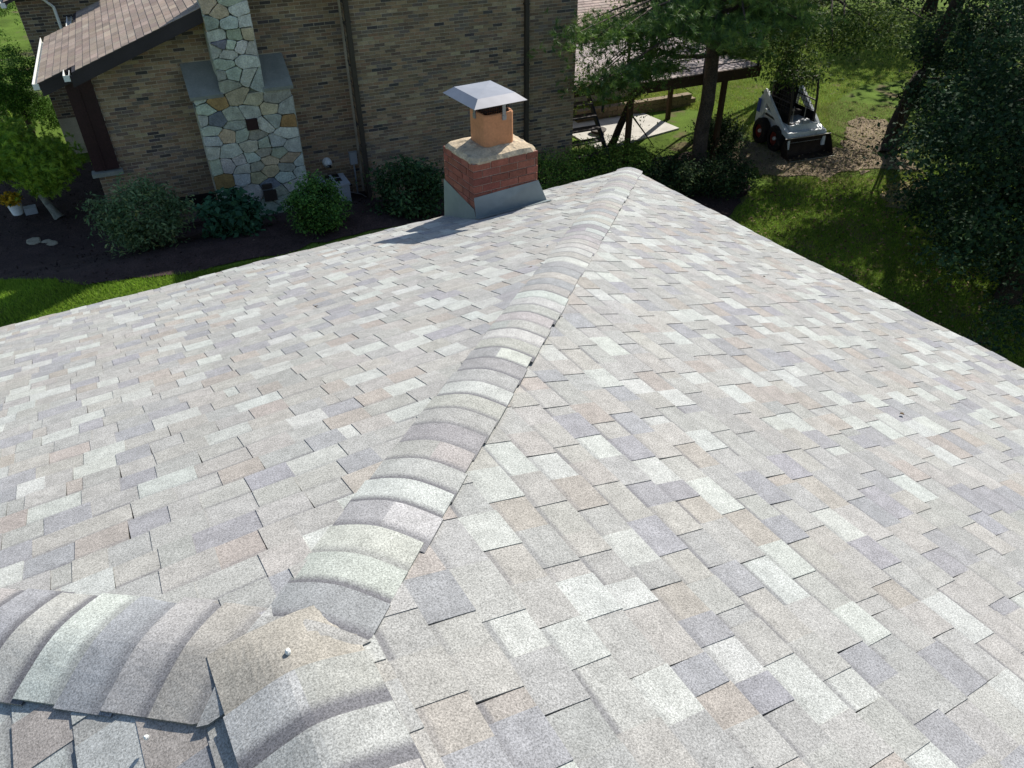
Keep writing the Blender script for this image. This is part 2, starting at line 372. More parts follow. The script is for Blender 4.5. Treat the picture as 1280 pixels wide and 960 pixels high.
while s_ < 3.2:   # the ridge runs back towards the camera; its butts face the apex
    cap(APX, (0, 1), (1, 0), -(s_+(.225 if i == 0 else .18)), -s_, capcol(tone(i, ['T', 'L', 'M', 'G', 'M'])), left=.019, right=.011, hw=.165, rise=.006 if i else .002, dz=.009, band=1 if i else 0).build('ridge_cap', M['shingle'], roof, useuv=True)
    i += 1; s_ += .18 if i == 1 else .15
# small pale stones lying on the roof
for k, (x, y, r_) in enumerate([(-6.35, -5.33, .009), (-5.62, -5.62, .008), (-5.95, -5.6, .006), (-2.9, -2.6, .008)]):
    b = MB(); n = 7; z = max(-SL*x if x > -A_ else 0, 0)
    zz = surf(x, y)+(.034 if k in (1, 2) else .022)
    if k == 3: zz = min(-SL*x, -SL*y)+.02
    b.prism([(x+r_*random.uniform(.7, 1.2)*math.cos(a*.9), y+r_*random.uniform(.7, 1.2)*math.sin(a*.9)) for a in range(n)], zz, zz+r_*1.4, lambda p, t: (p[0], p[1], t), inset=r_*.5)
    tag(b.build('pebble', M['white']), ['white pebble left of the hip junction on the left slope', 'white crumb on the tan cap at the hip junction', 'tiny pale crumb between the two rows of hip caps', 'pale pebble on the far part of the hip'][k], 'pebble')

# chimney
CX0, CX1, CY0, CY1 = -2.44, -1.71, -.62, .0
chim = empty('chimney', ((CX0+CX1)/2, (CY0+CY1)/2, 0), parent=house)
b = MB(); b.box((CX0+.008, CY0+.008, -1.0), (CX1-.008, CY1-.008, .745)); b.build('chimney_core', M['red_mortar'], chim)
CW = .0735; zt = .748
RED = (.24, .088, .062)
def brick_row(x0, x1, z0, z1, put, off):
    L = .2; t = x0-(off)*L
    while t < x1-.01:
        a, c_ = max(t+.005, x0), min(t+L-.005, x1)
        if c_-a > .02: put(a, c_, z0+.005, z1-.005)
        t += L
for k in range(14):
    z1 = zt-k*CW; z0 = z1-CW
    if z0 < -.3: break
    off = .5 if k % 2 else .02
    def mk(lo, hi):
        b = MB(); b.box(lo, hi, c=jit(RED, .22, .05)); b.build('brick', M['brick'], chim)
    j = lambda: random.uniform(-.003, .003)
    brick_row(CX0, CX1, z0, z1, lambda a, c_, p, q_: mk((a, CY0+j(), p), (c_, CY0+.09, q_)), off)
    brick_row(CX0, CX1, z0, z1, lambda a, c_, p, q_: mk((a, CY1-.09, p), (c_, CY1+j(), q_)), off)
    brick_row(CY0+.095, CY1-.095, z0, z1, lambda a, c_, p, q_: mk((CX0+j(), a, p), (CX0+.09, c_, q_)), off+.3)
    brick_row(CY0+.095, CY1-.095, z0, z1, lambda a, c_, p, q_: mk((CX1-.09, a, p), (CX1+j(), c_, q_)), off+.3)
# crown: sloping mortar wash
b = MB(); fx, fy, fs = -2.045, -.30, .170; n = 40
def ringpt(k, n, hx, hy, sq=4):
    t = 2*math.pi*(k+.5)/n; c_, s__ = math.cos(t), math.sin(t); r_ = (abs(c_)**sq+abs(s__)**sq)**(-1/sq); return c_*r_*hx, s__*r_*hy
rings = [(1.0, .755), (.93, .785), (.6, .815), (.52, .82)]
for f_, z in rings:
    for k in range(n):
        x, y = ringpt(k, n, (CX1-CX0)/2*f_, (CY1-CY0)/2*f_, 40 if f_ > .9 else 9); b.v.append(((CX0+CX1)/2+x+(fx-(CX0+CX1)/2)*(1-f_), (CY0+CY1)/2+y, z+random.uniform(-.006, .006)))
b.v += [((CX0+CX1)/2+ringpt(k, n, (CX1-CX0)/2, (CY1-CY0)/2, 40)[0], (CY0+CY1)/2+ringpt(k, n, (CX1-CX0)/2, (CY1-CY0)/2, 40)[1], .735) for k in range(n)]
for l in range(3):
    for k in range(n): k2 = (k+1) % n; b.face((l*n+k, l*n+k2, (l+1)*n+k2, (l+1)*n+k))
for k in range(n): k2 = (k+1) % n; b.face((4*n+k, 4*n+k2, k2, k))
b.face([3*n+k for k in range(n)]); b.build('mortar_crown', M['crown'], chim)
# flue tile
b = MB(); n = 32; z0, z1 = .79, 1.12
prof = [(fs, z0), (fs, z1-.012), (fs-.006, z1), (fs-.028, z1), (fs-.03, z1-.02), (fs-.03, z0)]
for r_, z in prof:
    for k in range(n): x, y = ringpt(k, n, r_, r_, 6); b.v.append((fx+x, fy+y, z+(random.uniform(-.008, .004) if z > 1.11 else 0)))
for l in range(len(prof)-1):
    for k in range(n): k2 = (k+1) % n; b.face((l*n+k, l*n+k2, (l+1)*n+k2, (l+1)*n+k))
b.build('flue_tile', M['clay'], chim, smooth=False)
b = MB(); b.box((fx-.13, fy-.13, z0), (fx+.13, fy+.13, z0+.22)); b.build('flue_soot', M['soot'], chim)
# cap: straps + pan
for (dx, dy) in ((.04, -1), (-1, .02), (1, .05), (.0, 1)):
    b = MB(); x, y = fx+dx*(fs+.006) if abs(dx) == 1 else fx+dx, fy+dy*(fs+.006) if abs(dy) == 1 else fy+dy
    hx, hy = (.018, .003) if abs(dy) == 1 else (.003, .018)
    b.box((x-hx, y-hy, 1.055), (x+hx, y+hy, 1.25)); b.box((x-hx*1.0-.004, y-hy-.004, 1.06), (x+hx+.004, y+hy+.004, 1.1)); b.build('cap_strap', M['steel'], chim)
b = MB(); x0, x1, y0, y1, zz = -2.40, -1.83, -.615, .02, 1.25
rr = [(0, 0), (.075, .062), (.075, .062)]
def rect(i_, z): return [(x0+i_, y0+i_, z), (x1-i_, y0+i_, z), (x1-i_, y1-i_, z), (x0+i_, y1-i_, z)]
b.v = rect(0, zz)+rect(.085, zz+.062)+rect(0.003, zz-.004)+rect(.087, zz+.056)
b.v[4:8] = [(x, y, z) for x, y, z in b.v[4:8]]
cx_, cy_ = (x0+x1)/2, (y0+y1)/2; b.v.append((cx_, cy_, zz+.066)); b.v.append((cx_, cy_, zz+.06))
for k in range(4):
    j2 = (k+1) % 4; b.face((k, j2, 4+j2, 4+k)); b.face((4+k, 4+j2, 16)); b.face((8+j2, 8+k, 12+k, 12+j2)); b.face((12+j2, 12+k, 17)); b.face((k, 8+k, 8+j2, j2))
b.build('cap_pan', M['steel'], chim)
b = MB(); b.box((x0+.02, y1-.02, zz-.006), (x1+.02, y1+.02, zz-.003)); b.box((x0+.18, y0+.18, zz-.02), (x1-.18, y1-.18, zz-.008)); b.build('cap_flange', M['steel'], chim)
b = MB()   # spark mesh between flue and pan
for k in range(13):
    t = -.12+k*.02
    for q_ in ((fx+t, fy-.12, fx+t, fy-.12), (fx+t, fy+.12, fx+t, fy+.12), (fx-.12, fy+t, fx-.12, fy+t), (fx+.12, fy+t, fx+.12, fy+t)):
        b.tube([(q_[0], q_[1], 1.09), (q_[2], q_[3], 1.245)], .003, 4)
for z in (1.14, 1.17, 1.2, 1.23):
    b.tube([(fx-.12, fy-.12, z), (fx+.12, fy-.12, z), (fx+.12, fy+.12, z), (fx-.12, fy+.12, z), (fx-.12, fy-.12, z)], .003, 4)
b.build('spark_mesh', M['soot'], chim)
# flashing skirt, flared at its foot
b = MB(); g = .006
def zr(y): return -SL*y
xl, xr, yf, yb = CX0-g, CX1+g, CY0-g, CY1+.02
F = lambda x, y, z: (x, y, z)
b.v = [F(xl, yf, .42), F(xr, yf, .445), F(xr+.09, yf-.03, zr(yf)+.012), F(xl-.01, yf-.05, zr(yf)+.012),
       F(xl, yb, .40), F(xl-.02, yb, zr(yb)-.03), F(xr, yb, .44), F(xr+.09, yb, zr(yb)-.02), F(xl, yf, .30)]
b.face((3, 2, 1, 0)); b.face((5, 3, 8, 4)); b.face((2, 7, 6, 1))
b.v += [(x, y, z-.004) for x, y, z in b.v[:9]]
b.build('flashing', M['flashing'], chim)
b = MB(); z_ = lambda y: -SL*y+.014
b.hexa([(xl-.02, yf-.13, z_(yf-.13)-.006), (xr+.09, yf-.13, z_(yf-.13)-.006), (xr+.09, yf, z_(yf)-.006), (xl-.02, yf, z_(yf)-.006), (xl-.02, yf-.13, z_(yf-.13)-.003), (xr+.09, yf-.13, z_(yf-.13)-.003), (xr+.09, yf, z_(yf)-.003), (xl-.02, yf, z_(yf)-.003)])
b.build('flashing_apron', M['flashing'], chim)
# chimney body below the eave
b = MB(); b.box((CX0+.01, CY0+.01, -3.6), (CX1-.01, CY1-.01, -1.01)); b.build('chimney_stack', M['brick'], chim)
# ------------------------------------------------------------------ neighbour's brick house
BC = [(.29, .20, .125), (.225, .16, .102), (.17, .125, .09), (.32, .235, .145), (.18, .145, .118), (.08, .07, .067), (.28, .18, .112), (.35, .275, .175)]
BWT = [5, 5, 4, 3, 3, 1.2, 2, 1]
nh = empty('brick_house', H((-1, 9, -3.5)), 'dark brown brick house with fieldstone chimney across the garden', 'house')
SLN = .352
def zroof(u): return .66+SLN*(u+3.81) if u < -2.9 else .66+SLN*.91-.01*(u+2.9)
BL, BH = .215, .066
cand = []
def brick_wall(u0, u1, w, z0, ztop, axis='u', sgn=1, skip=None, dark=1.0):
    """rows of bricks on plane w=const (axis u) or u=const (axis w)"""
    k = 0; z = z0
    while z < 3:
        off = .5*(k % 2); t = u0-off*BL+.003*(k % 3)
        while t < u1:
            a, c = max(t+.006, u0), min(t+BL-.006, u1)
            if c-a > .03 and z+BH < ztop((a+c)/2) and not (skip and skip((a+c)/2, z+BH/2)):
                col = tuple(x*dark for x in jit(random.choices(BC, BWT)[0], .15, .04)); p = random.uniform(.006, .012)
                lo, hi = ((a, w-p, z+.006), (c, w+.04, z+BH-.006)) if axis == 'u' else ((w-p, a, z+.006), (w+.04, c, z+BH-.006))
                cand.append((lo, hi, col))
            t += BL
        z += BH; k += 1
chs = lambda u, z: -4.28 < u < -2.5 and z < -.33 or -3.74 < u < -3.02
door = lambda u, z: u < -5.92 and z > -2.12
brick_wall(-6.35, -1.2, 9.0, -3.7, lambda u: zroof(u)-.12, skip=lambda u, z: chs(u, z) or door(u, z))
brick_wall(-1.15, 3.87, 8.4, -4.4, lambda u: zroof(u)-.2, skip=lambda u, z: z < gz(*H((u, 8.4, 0))[:2])-.2)
brick_wall(8.41, 8.95, -1.15, -3.7, lambda w: .9, axis='w')
brick_wall(-7.3, -5.2, 14.6, -2.6, lambda u: .9, dark=.8)  # far wing: its shade is put into the brick colour
def walls(): pass
b = MB()
def wallbox(u0, u1, w0, w1, z0, z1): b.box((u0, w0, z0), (u1, w1, z1), fr=H)
wl = []
for args in ((-6.35, -1.15, 9.0, 9.25, -3.8, .25), (-6.0, -1.15, 9.0, 9.25, .25, .26)):
    pass
b = MB(); b.prism([(-6.35, -3.8), (-1.14, -3.8), (-1.14, zroof(-1.14)-.02), (-2.9, zroof(-2.9)-.02), (-6.35, zroof(-6.35)-.02)], 9.0, 9.2, lambda p, t: H((p[0], t, p[1])))
wallL = b.build('wall', M['mortar'], nh)
b = MB(); b.prism([(-1.15, -4.7), (3.87, -4.7), (3.87, zroof(3.87)-.02), (-1.15, zroof(-1.15)-.02)], 8.4, 8.6, lambda p, t: H((p[0], t, p[1])))
wallR = b.build('wall', M['mortar'], nh)
b = MB(); b.box((-1.15, 8.602, -3.8), (-.95, 8.998, .9), fr=H); b.build('wall', M['mortar'], nh)
b = MB(); b.box((3.67, 8.602, -4.7), (3.87, 15, .85), fr=H); b.build('wall', M['mortar'], nh)
b = MB(); b.box((-7.3, 14.6, -3.6), (-4.9, 14.8, .9), fr=H); wallB = b.build('wall', M['mortar'], nh)
b = MB(); b.box((-6.35, 9.202, -3.8), (-6.15, 14.6, -.35), fr=H); b.build('wall', M['mortar'], nh)
def bkey(c):
    m_ = H([(c[0][i]+c[1][i])/2 for i in range(3)]); s_ = seen(m_)
    return s_[2] if s_ and s_[1] > -5 and -5 < s_[0] < 1285 and s_[1] < 300 else 999
cand.sort(key=bkey)
for lo, hi, col in cand[:300]:
    b = MB(); b.box(lo, hi, fr=H, c=col); b.build('brick', M['brick'], wallL if lo[1] > 8.9 else wallR)
b = MB()
for lo, hi, col in cand[300:]: b.box(lo, hi, fr=H, c=col)
tag(b.build('brickwork', M['brick'], nh), kind='stuff')

# stone chimney
sc = empty('stone_chimney', H((-3.4, 8.7, -3.5)), parent=nh)
b = MB(); b.box((-4.27, 8.39, -3.9), (-2.51, 8.995, -.92), fr=H); b.box((-3.76, 8.39, -.92), (-3.0, 8.995, 4.2), fr=H)
b.prism([(-.01+8.39, -.93), (8.995, -.93), (8.995, -.40), (8.39, -.88)], -4.27, -2.51, lambda p, t: H((t, p[0], p[1])))
b.build('chimney_core', M['stone_mortar'], sc)
SEED = [(-4.25,-0.86,'L'),(-3.91,-0.93,'O'),(-3.52,-0.90,'T'),(-3.23,-0.99,'T'),(-2.86,-1.02,'G'),(-2.64,-1.21,'L'),(-4.16,-1.04,'L'),(-3.97,-1.28,'P'),(-3.65,-1.23,'L'),(-3.33,-1.18,'L'),(-2.95,-1.16,'T'),(-2.93,-1.44,'L'),(-2.66,-1.49,'O'),(-4.29,-1.25,'L'),(-3.66,-1.42,'L'),(-3.10,-1.49,'L'),(-2.71,-1.68,'L'),(-4.13,-1.47,'L'),(-3.84,-1.59,'T'),(-4.17,-1.64,'L'),(-3.56,-1.61,'L'),(-3.34,-1.65,'G'),(-3.20,-1.85,'G'),(-2.96,-1.84,'L'),(-2.62,-1.97,'L'),(-3.44,-1.84,'G'),(-3.86,-1.91,'L'),(-4.26,-1.86,'L'),(-3.22,-2.03,'G'),(-2.98,-2.07,'G'),(-4.21,-2.17,'G'),(-3.97,-2.17,'L'),(-3.72,-2.13,'L'),(-3.49,-2.11,'L'),(-3.67,-2.26,'G'),(-3.44,-2.27,'G'),(-3.15,-2.19,'T'),(-2.75,-2.23,'T'),(-2.56,-2.32,'L'),(-3.19,-2.41,'T'),(-2.82,-2.39,'G'),(-2.56,-2.50,'L'),(-4.11,-2.50,'O'),(-3.74,-2.50,'L'),(-3.46,-2.51,'T'),(-3.25,-2.69,'P'),(-2.92,-2.58,'L'),(-4.25,-2.80,'G'),(-3.96,-2.75,'L'),(-3.63,-2.75,'L'),(-3.01,-3.06,'G'),(-3.10,-2.88,'G'),(-3.35,-3.20,'G'),(-2.78,-2.80,'L'),(-4.14,-3.04,'G'),(-3.79,-3.11,'L'),(-3.00,-3.37,'G'),(-2.70,-3.12,'L'),(-4.14,-3.31,'G'),(-3.70,-3.40,'L'),(-3.28,-3.48,'G'),(-2.85,-3.57,'L'),
(-3.70,0.69,'T'),(-3.50,0.59,'T'),(-3.17,0.61,'L'),(-3.27,0.76,'G'),(-3.71,0.42,'G'),(-3.37,0.39,'L'),(-3.07,0.38,'L'),(-3.61,0.20,'L'),(-3.32,0.19,'G'),(-3.06,0.20,'T'),(-3.72,-0.05,'L'),(-3.57,0.04,'P'),(-3.45,0.02,'L'),(-3.25,-0.03,'L'),(-3.07,-0.07,'L'),(-3.51,-0.12,'L'),(-3.63,-0.30,'L'),(-3.21,-0.28,'L'),(-3.73,-0.48,'G'),(-3.51,-0.48,'L'),(-3.20,-0.54,'G'),(-3.05,-0.58,'L'),(-3.67,-0.66,'G'),
(-3.6,.95,'L'),(-3.2,1.0,'T'),(-3.6,1.3,'G'),(-3.2,1.4,'L'),(-3.5,1.7,'L'),(-3.15,1.9,'G'),(-3.55,2.2,'L')]
STC = {'L': (.44, .45, .39), 'G': (.37, .375, .29), 'T': (.43, .36, .235), 'O': (.36, .22, .09), 'P': (.20, .20, .235)}
def clip(poly, nx, nz, d):
    o = []
    for i in range(len(poly)):
        a, c = poly[i], poly[(i+1) % len(poly)]; da, dc = a[0]*nx+a[1]*nz-d, c[0]*nx+c[1]*nz-d
        if da <= 0: o.append(a)
        if (da < 0) != (dc < 0) and abs(da-dc) > 1e-9: t = da/(da-dc); o.append((a[0]+(c[0]-a[0])*t, a[1]+(c[1]-a[1])*t))
    return o
for si, (x, z, ch) in enumerate(SEED):
    low = z < -.8
    poly = [(-4.3, -3.7), (-2.49, -3.7), (-2.49, -.86), (-4.3, -.86)] if low else [(-3.79, -.9), (-2.975, -.9), (-2.975, 2.4), (-3.79, 2.4)]
    if (x, z) == (-3.52, -.90): poly = [(-4.3, -3.7), (-2.49, -3.7), (-2.49, -.7), (-4.3, -.7)]
    ax, az = 1.0, 1.55
    for sj, (x2, z2, _) in enumerate(SEED):
        if si == sj or abs(x2-x) > 1.4 or abs(z2-z) > 1.2: continue
        if low != (z2 < -.8) and (x, z) != (-3.52, -.90) and (x2, z2) != (-3.52, -.90): continue
        nx, nz = (x2-x)*ax*ax, (z2-z)*az*az; mx, mz = (x+x2)/2, (z+z2)/2; L = math.hypot(nx, nz)
        poly = clip(poly, nx/L, nz/L, (mx*nx+mz*nz)/L-.006)
        if len(poly) < 3: break
    if len(poly) < 3: continue
    if low: pass
    # roughen the outline
    P = []
    for i in range(len(poly)):
        a, c = poly[i], poly[(i+1) % len(poly)]; L = math.hypot(c[0]-a[0], c[1]-a[1])
        if L < .012: continue
        q = min(.22, .016/L)
        for t in ([q, .5, 1-q] if L > .14 else [.28, .72]):
            r_ = .008 if 0 < t < 1 else 0; P.append((a[0]+(c[0]-a[0])*t+random.uniform(-r_, r_), a[1]+(c[1]-a[1])*t+random.uniform(-r_, r_)))
    if len(P) < 4: continue
    p = random.uniform(.0, .035)
    b = MB(); b.prism(P, 0, .05+p, lambda q, t: H((q[0], 8.395-t, q[1])), c=jit(STC[ch], .2, .06), inset=.005)
    b.build('stone', M['stone'], sc)
# side faces of the stack
for side, uu in ((-1, -4.27), (1, -2.51)):
    z = -3.7
    while z < -.9:
        hh = random.uniform(.16, .3); w_ = 8.36
        while w_ < 8.95:
            L = min(random.uniform(.2, .4), 8.98-w_); b = MB()
            if z+hh < -.9: b.box((uu-(.04 if side < 0 else 0), w_+.008, z+.008), (uu+(.04 if side > 0 else 0), w_+L-.008, z+hh-.008), fr=H, c=jit(STC[random.choice('LGLT')], .12)); b.build('stone', M['stone'], sc)
            w_ += L
        z += hh
for side, uu in ((-1, -3.76), (1, -3.0)):
    z = -.5
    while z < 2.2:
        hh = random.uniform(.16, .3); w_ = 8.36
        while w_ < 8.95:
            L = min(random.uniform(.2, .4), 8.98-w_); b = MB()
            b.box((uu-(.035 if side < 0 else 0), w_+.008, z+.008), (uu+(.035 if side > 0 else 0), w_+L-.008, z+hh-.008), fr=H, c=jit(STC[random.choice('LGLT')], .12)); b.build('stone', M['stone'], sc)
            w_ += L
        z += hh
for (a, c) in ((-4.36, -3.755), (-3.005, -2.44)):
    b = MB(); b.prism([(8.30, -.86), (8.995, -.40), (8.995, -.345), (8.30, -.80)], a, c, lambda p, t: H((t, p[0], p[1]))); b.build('shoulder_slab', M['slab'], sc)
b = MB(); b.box((-3.46, 8.29, -1.54), (-3.24, 8.40, -1.33), fr=H); b.box((-3.44, 8.28, -1.52), (-3.26, 8.30, -1.35), fr=H); b.build('vent_plate', M['darkwood'], sc)
b = MB(); b.box((-3.42, 8.28, -3.02), (-3.16, 8.36, -2.80), fr=H); b.build('cleanout_door', M['darkmetal'], sc)
b = MB(); b.box((-3.42, 8.28, -2.76), (-3.22, 8.35, -2.66), fr=H); b.build('cleanout_door', M['darkmetal'], sc)
# dark wooden corner panel, its sill and pale base
b = MB(); b.box((-6.38, 8.93, -2.10), (-5.93, 9.06, -.44), fr=H); b.box((-6.2, 8.91, -2.1), (-6.17, 8.94, -.3), fr=H); b.build('wooden_panel', M['darkwood'], nh)
b = MB(); b.box((-6.44, 8.84, -2.2), (-5.88, 9.06, -2.12), fr=H); b.build('sill', M['slab'], nh)
# basement window well left of the chimney
b = MB(); b.box((-5.15, 8.93, -3.1), (-4.35, 8.99, -2.9), fr=H); b.build('basement_window', M['black'], nh)
wwell = empty('window_well', H((-4.7, 8.7, -3.4)), parent=nh)
for k in range(8):
    for r_ in range(3):
        b = MB(); b.box((-5.2+k*.11+.005, 8.55, -3.5+r_*.07), (-5.2+k*.11+.105, 8.75, -3.5+r_*.07+.062), fr=H, c=jit((.075, .05, .045), .15)); b.build('brick', M['brick'], wwell)
# roof
b = MB(); th = .16
def roofslab(u0, u1, w0, w1, off=.0, thick=.05):
    b = MB(); b.prism([(u0, zroof(u0)-thick+off), (u1, zroof(u1)-thick+off), (u1, zroof(u1)+off), (u0, zroof(u0)+off)], w0, w1, lambda p, t: H((p[0], t, p[1]))); return b
rf = roofslab(-6.16, -2.9, 8.43, 13.85).build('roof', M['fascia'], nh)
roofslab(-6.76, -6.162, 8.86, 12.75).build('roof', M['fascia'], nh)
roofslab(-2.9, 4.3, 8.43, 15).build('roof', M['fascia'], nh)
roofslab(-1.6, 4.3, 7.9, 8.428).build('roof', M['fascia'], nh)
BS = [(.32, .255, .205), (.285, .225, .18), (.35, .28, .225), (.26, .205, .17)]
sh = []; e2 = .14; nrow = int(7.3/e2)
for i in range(nrow):
    u0 = -6.79+i*e2; u1 = u0+e2+.03
    if u1 > -2.85: break
    w0 = 8.42 if u0 > -6.19 else 8.85; w1 = 13.86 if u0 > -6.19 else 12.76
    t = w0-random.uniform(0, .3)
    while t < w1:
        L = random.choice([.22, .3, .3, .3]); a, c = max(t, w0), min(t+L-.006, w1)
        if c-a > .02:
            za, zb = zroof(u0), zroof(u1)
            P = [H((u0, a, za)), H((u1, a, zb)), H((u1, c, zb)), H((u0, c, za)), H((u0, a, za+.012)), H((u1, a, zb+.002)), H((u1, c, zb+.002)), H((u0, c, za+.012))]
            sh.append((P, jit(random.choice(BS), .12)))
        t += L
def skey(p):
    s_ = seen(p[0][4]); return s_[2] if s_ and s_[1] > -5 and s_[0] > -5 else 999
sh.sort(key=skey)
for P, c in sh[:300]:
    b = MB(); b.hexa(P, c); b.build('shingle', M['brown_shingle'], rf)
b = MB()
for P, c in sh[300:]: b.hexa(P, c)
tag(b.build('shingle_field', M['brown_shingle'], rf), kind='stuff')
def bar(pts, m, name, r_=.03, sq=None):
    b = MB(); b.tube([H(p) for p in pts], r_); return b.build(name, m, nh)
# rake boards and white gutters
b = MB(); b.prism([(-6.2, zroof(-6.2)-.24), (-2.9, zroof(-2.9)-.24), (-2.9, zroof(-2.9)-.052), (-6.2, zroof(-6.2)-.052)], 8.44, 8.47, lambda p, t: H((p[0], t, p[1]))); b.build('rake_board', M['fascia'], nh)
b = MB(); b.prism([(-6.76, zroof(-6.76)-.24), (-6.2, zroof(-6.2)-.24), (-6.2, zroof(-6.2)-.052), (-6.76, zroof(-6.76)-.052)], 8.87, 8.9, lambda p, t: H((p[0], t, p[1]))); b.build('rake_board', M['fascia'], nh)
b = MB(); b.prism([(-6.7, zroof(-6.7)-.1), (-6.1, zroof(-6.1)-.1), (-2.9, zroof(-2.9)-.1), (-2.9, zroof(-2.9)-.12), (-6.7, zroof(-6.7)-.12)], 8.9, 9.0, lambda p, t: H((p[0], t-.02, p[1]))); b.build('soffit', M['fascia'], nh)
def gutter(u, z, w0, w1):
    b = MB()
    for (a, c, z0, z1) in ((-.10, -.09, -.0, .1), (-.10, 0, -.008, 0), (-.01, 0, 0, .09)): b.box((u+a, w0, z+z0), (u+c, w1, z+z1), fr=H)
    b.box((u-.1, w0-.006, z-.008), (u, w0, z+.095), fr=H); return b.build('gutter', M['white'], nh)
gutter(-6.77, zroof(-6.77)-.10, 8.86, 12.75); gutter(-6.21, zroof(-6.2)-.12, 8.43, 8.85); gutter(-6.21, zroof(-6.2)-.12, 12.76, 13.85)
# far wing top left
b = MB(); b.prism([(-7.45, .10), (-4.5, 1.1), (-4.5, 1.16), (-7.45, .16)], 13.9, 17.5, lambda p, t: H((p[0], t, p[1]))); r2 = b.build('roof', M['fascia'], nh)
for k in range(18):
    b = MB(); u = -7.45+k*.16
    z = .165+(u+7.45)*.339
    b.hexa([H((u, 13.89, z)), H((u+.17, 13.89, z+.056)), H((u+.17, 17.5, z+.056)), H((u, 17.5, z)), H((u, 13.89, z+.012)), H((u+.17, 13.89, z+.06)), H((u+.17, 17.5, z+.06)), H((u, 17.5, z+.012))], jit(random.choice(BS), .1)); b.build('shingle', M['brown_shingle'], r2)
gutter(-7.42, .06, 13.9, 17.5)
b = MB(); b.tube([H((-6.9, 14.45, .3)), H((-6.55, 14.5, -.1)), H((-6.52, 14.52, -1.6))], .035); b.build('downspout', M['white'], nh)
b = MB(); b.box((-6.62, 14.5, -1.1), (-6.3, 14.58, -.6), fr=H); b.build('window', M['ac'], nh)
# downspouts on the right wall
for (u, w_, zt_) in ((-1.2, 8.33, .9), (2.62, 8.33, .88)):
    b = MB(); b.box((u-.045, w_-.04, -4.3), (u+.045, w_+.04, zt_), fr=H)
    for z in np.arange(-3.4, .8, 1.2): b.box((u-.06, w_-.046, z), (u+.06, w_+.06, z+.03), fr=H)
    b.build('downspout', M['darkmetal'], nh)
# meter box, round dryer vent
b = MB(); b.box((-1.40, 8.9, -2.78), (-1.24, 8.985, -2.52), fr=H); b.box((-1.41, 8.89, -2.53), (-1.23, 8.99, -2.51), fr=H); b.tube([H((-1.32, 8.95, -2.78)), H((-1.32, 8.95, -3.5))], .018); b.build('meter_box', M['ac'], nh)
b = MB(); b.tube([H((-1.9, 8.99, -2.66)), H((-1.9, 8.93, -2.66)), H((-1.9, 8.86, -2.68)), H((-1.9, 8.83, -2.69))], [.10, .10, .085, .03], n=20); v = b.build('round_vent', M['white'], nh, smooth=True)
b = MB(); b.tube([H((-1.87, 8.85, -2.71)), H((-1.87, 8.815, -2.72))], .028, n=12); b.build('vent_hole', M['black'], v)

# heat pump beside the wall
ac = empty('air_conditioner', H((-2.05, 8.4, -3.5)), 'grey metal air conditioner cabinet behind the round bush', 'air conditioner')
b = MB(); b.box((-2.25, 8.12, -3.48), (-1.66, 8.72, -2.90), fr=H); b.build('cabinet', M['ac'], ac)
b = MB(); b.box((-2.27, 8.10, -2.899), (-1.64, 8.74, -2.86), fr=H); b.build('lid', M['ac'], ac)
for k in range(2):
    for l in range(2):
        b = MB(); u = -2.03+k*.2
        b.box((u-.07, 8.45+l*.0-.15+l*.24, -2.859), (u+.07, 8.45-.15+l*.24+.19, -2.855), fr=H); b.build('grille', M['black'], ac)
for k in range(7):
    b = MB(); b.box((-2.2, 8.112, -3.42+k*.07), (-1.72, 8.119, -3.39+k*.07), fr=H); b.build('louvre', M['ac'], ac)
b = MB(); b.box((-2.3, 8.08, -3.56), (-1.6, 8.8, -3.482), fr=H); b.build('pad', M['concrete'], ac)
b = MB(); b.tube([H((-1.55, 8.85, -3.35)), H((-1.3, 8.7, -3.4)), H((-1.22, 8.5, -3.42))], .012); tag(b.build('pipe', M['edge'], ac), None)

# ------------------------------------------------------------------ raised deck
dk = empty('raised_deck', H((8, 11, -4.5)), 'raised wooden deck with dark metal railing behind the pine branches', 'deck')
PC_ = [(.30, .25, .24), (.27, .225, .22), (.33, .275, .26), (.25, .21, .21)]
w_ = 9.15; k = 0
while w_ < 13.2:
    u0 = 5.9 if w_ < 9.6 else 3.9; u1 = 9.9
    b = MB(); b.box((u0, w_, -2.03), (u1, w_+.135, -2.0+random.uniform(-.002, .002)), fr=H, c=jit(random.choice(PC_), .08)); b.build('board', M['board'], dk); w_ += .142
b = MB(); b.box((5.9, 9.10, -2.28), (9.92, 9.148, -2.005), fr=H); b.box((9.902, 9.15, -2.28), (9.95, 13.2, -2.005), fr=H); b.build('fascia', M['beam'], dk)
b = MB(); b.box((3.9, 9.6, -2.28), (5.9, 9.66, -2.035), fr=H)
for w_ in (10.5, 12, 13.1): b.box((4.2, w_, -2.25), (9.85, w_+.05, -2.035), fr=H)
b.build('joists', M['beam'], dk)
for (u, w_) in ((6.0, 9.25), (8.9, 9.25), (9.85, 11.2), (9.85, 12.9), (6.0, 12.9)):
    b = MB(); b.box((u-.06, w_-.06, -4.6), (u+.06, w_+.06, -2.285), fr=H); b.build('post', M['beam'], dk)
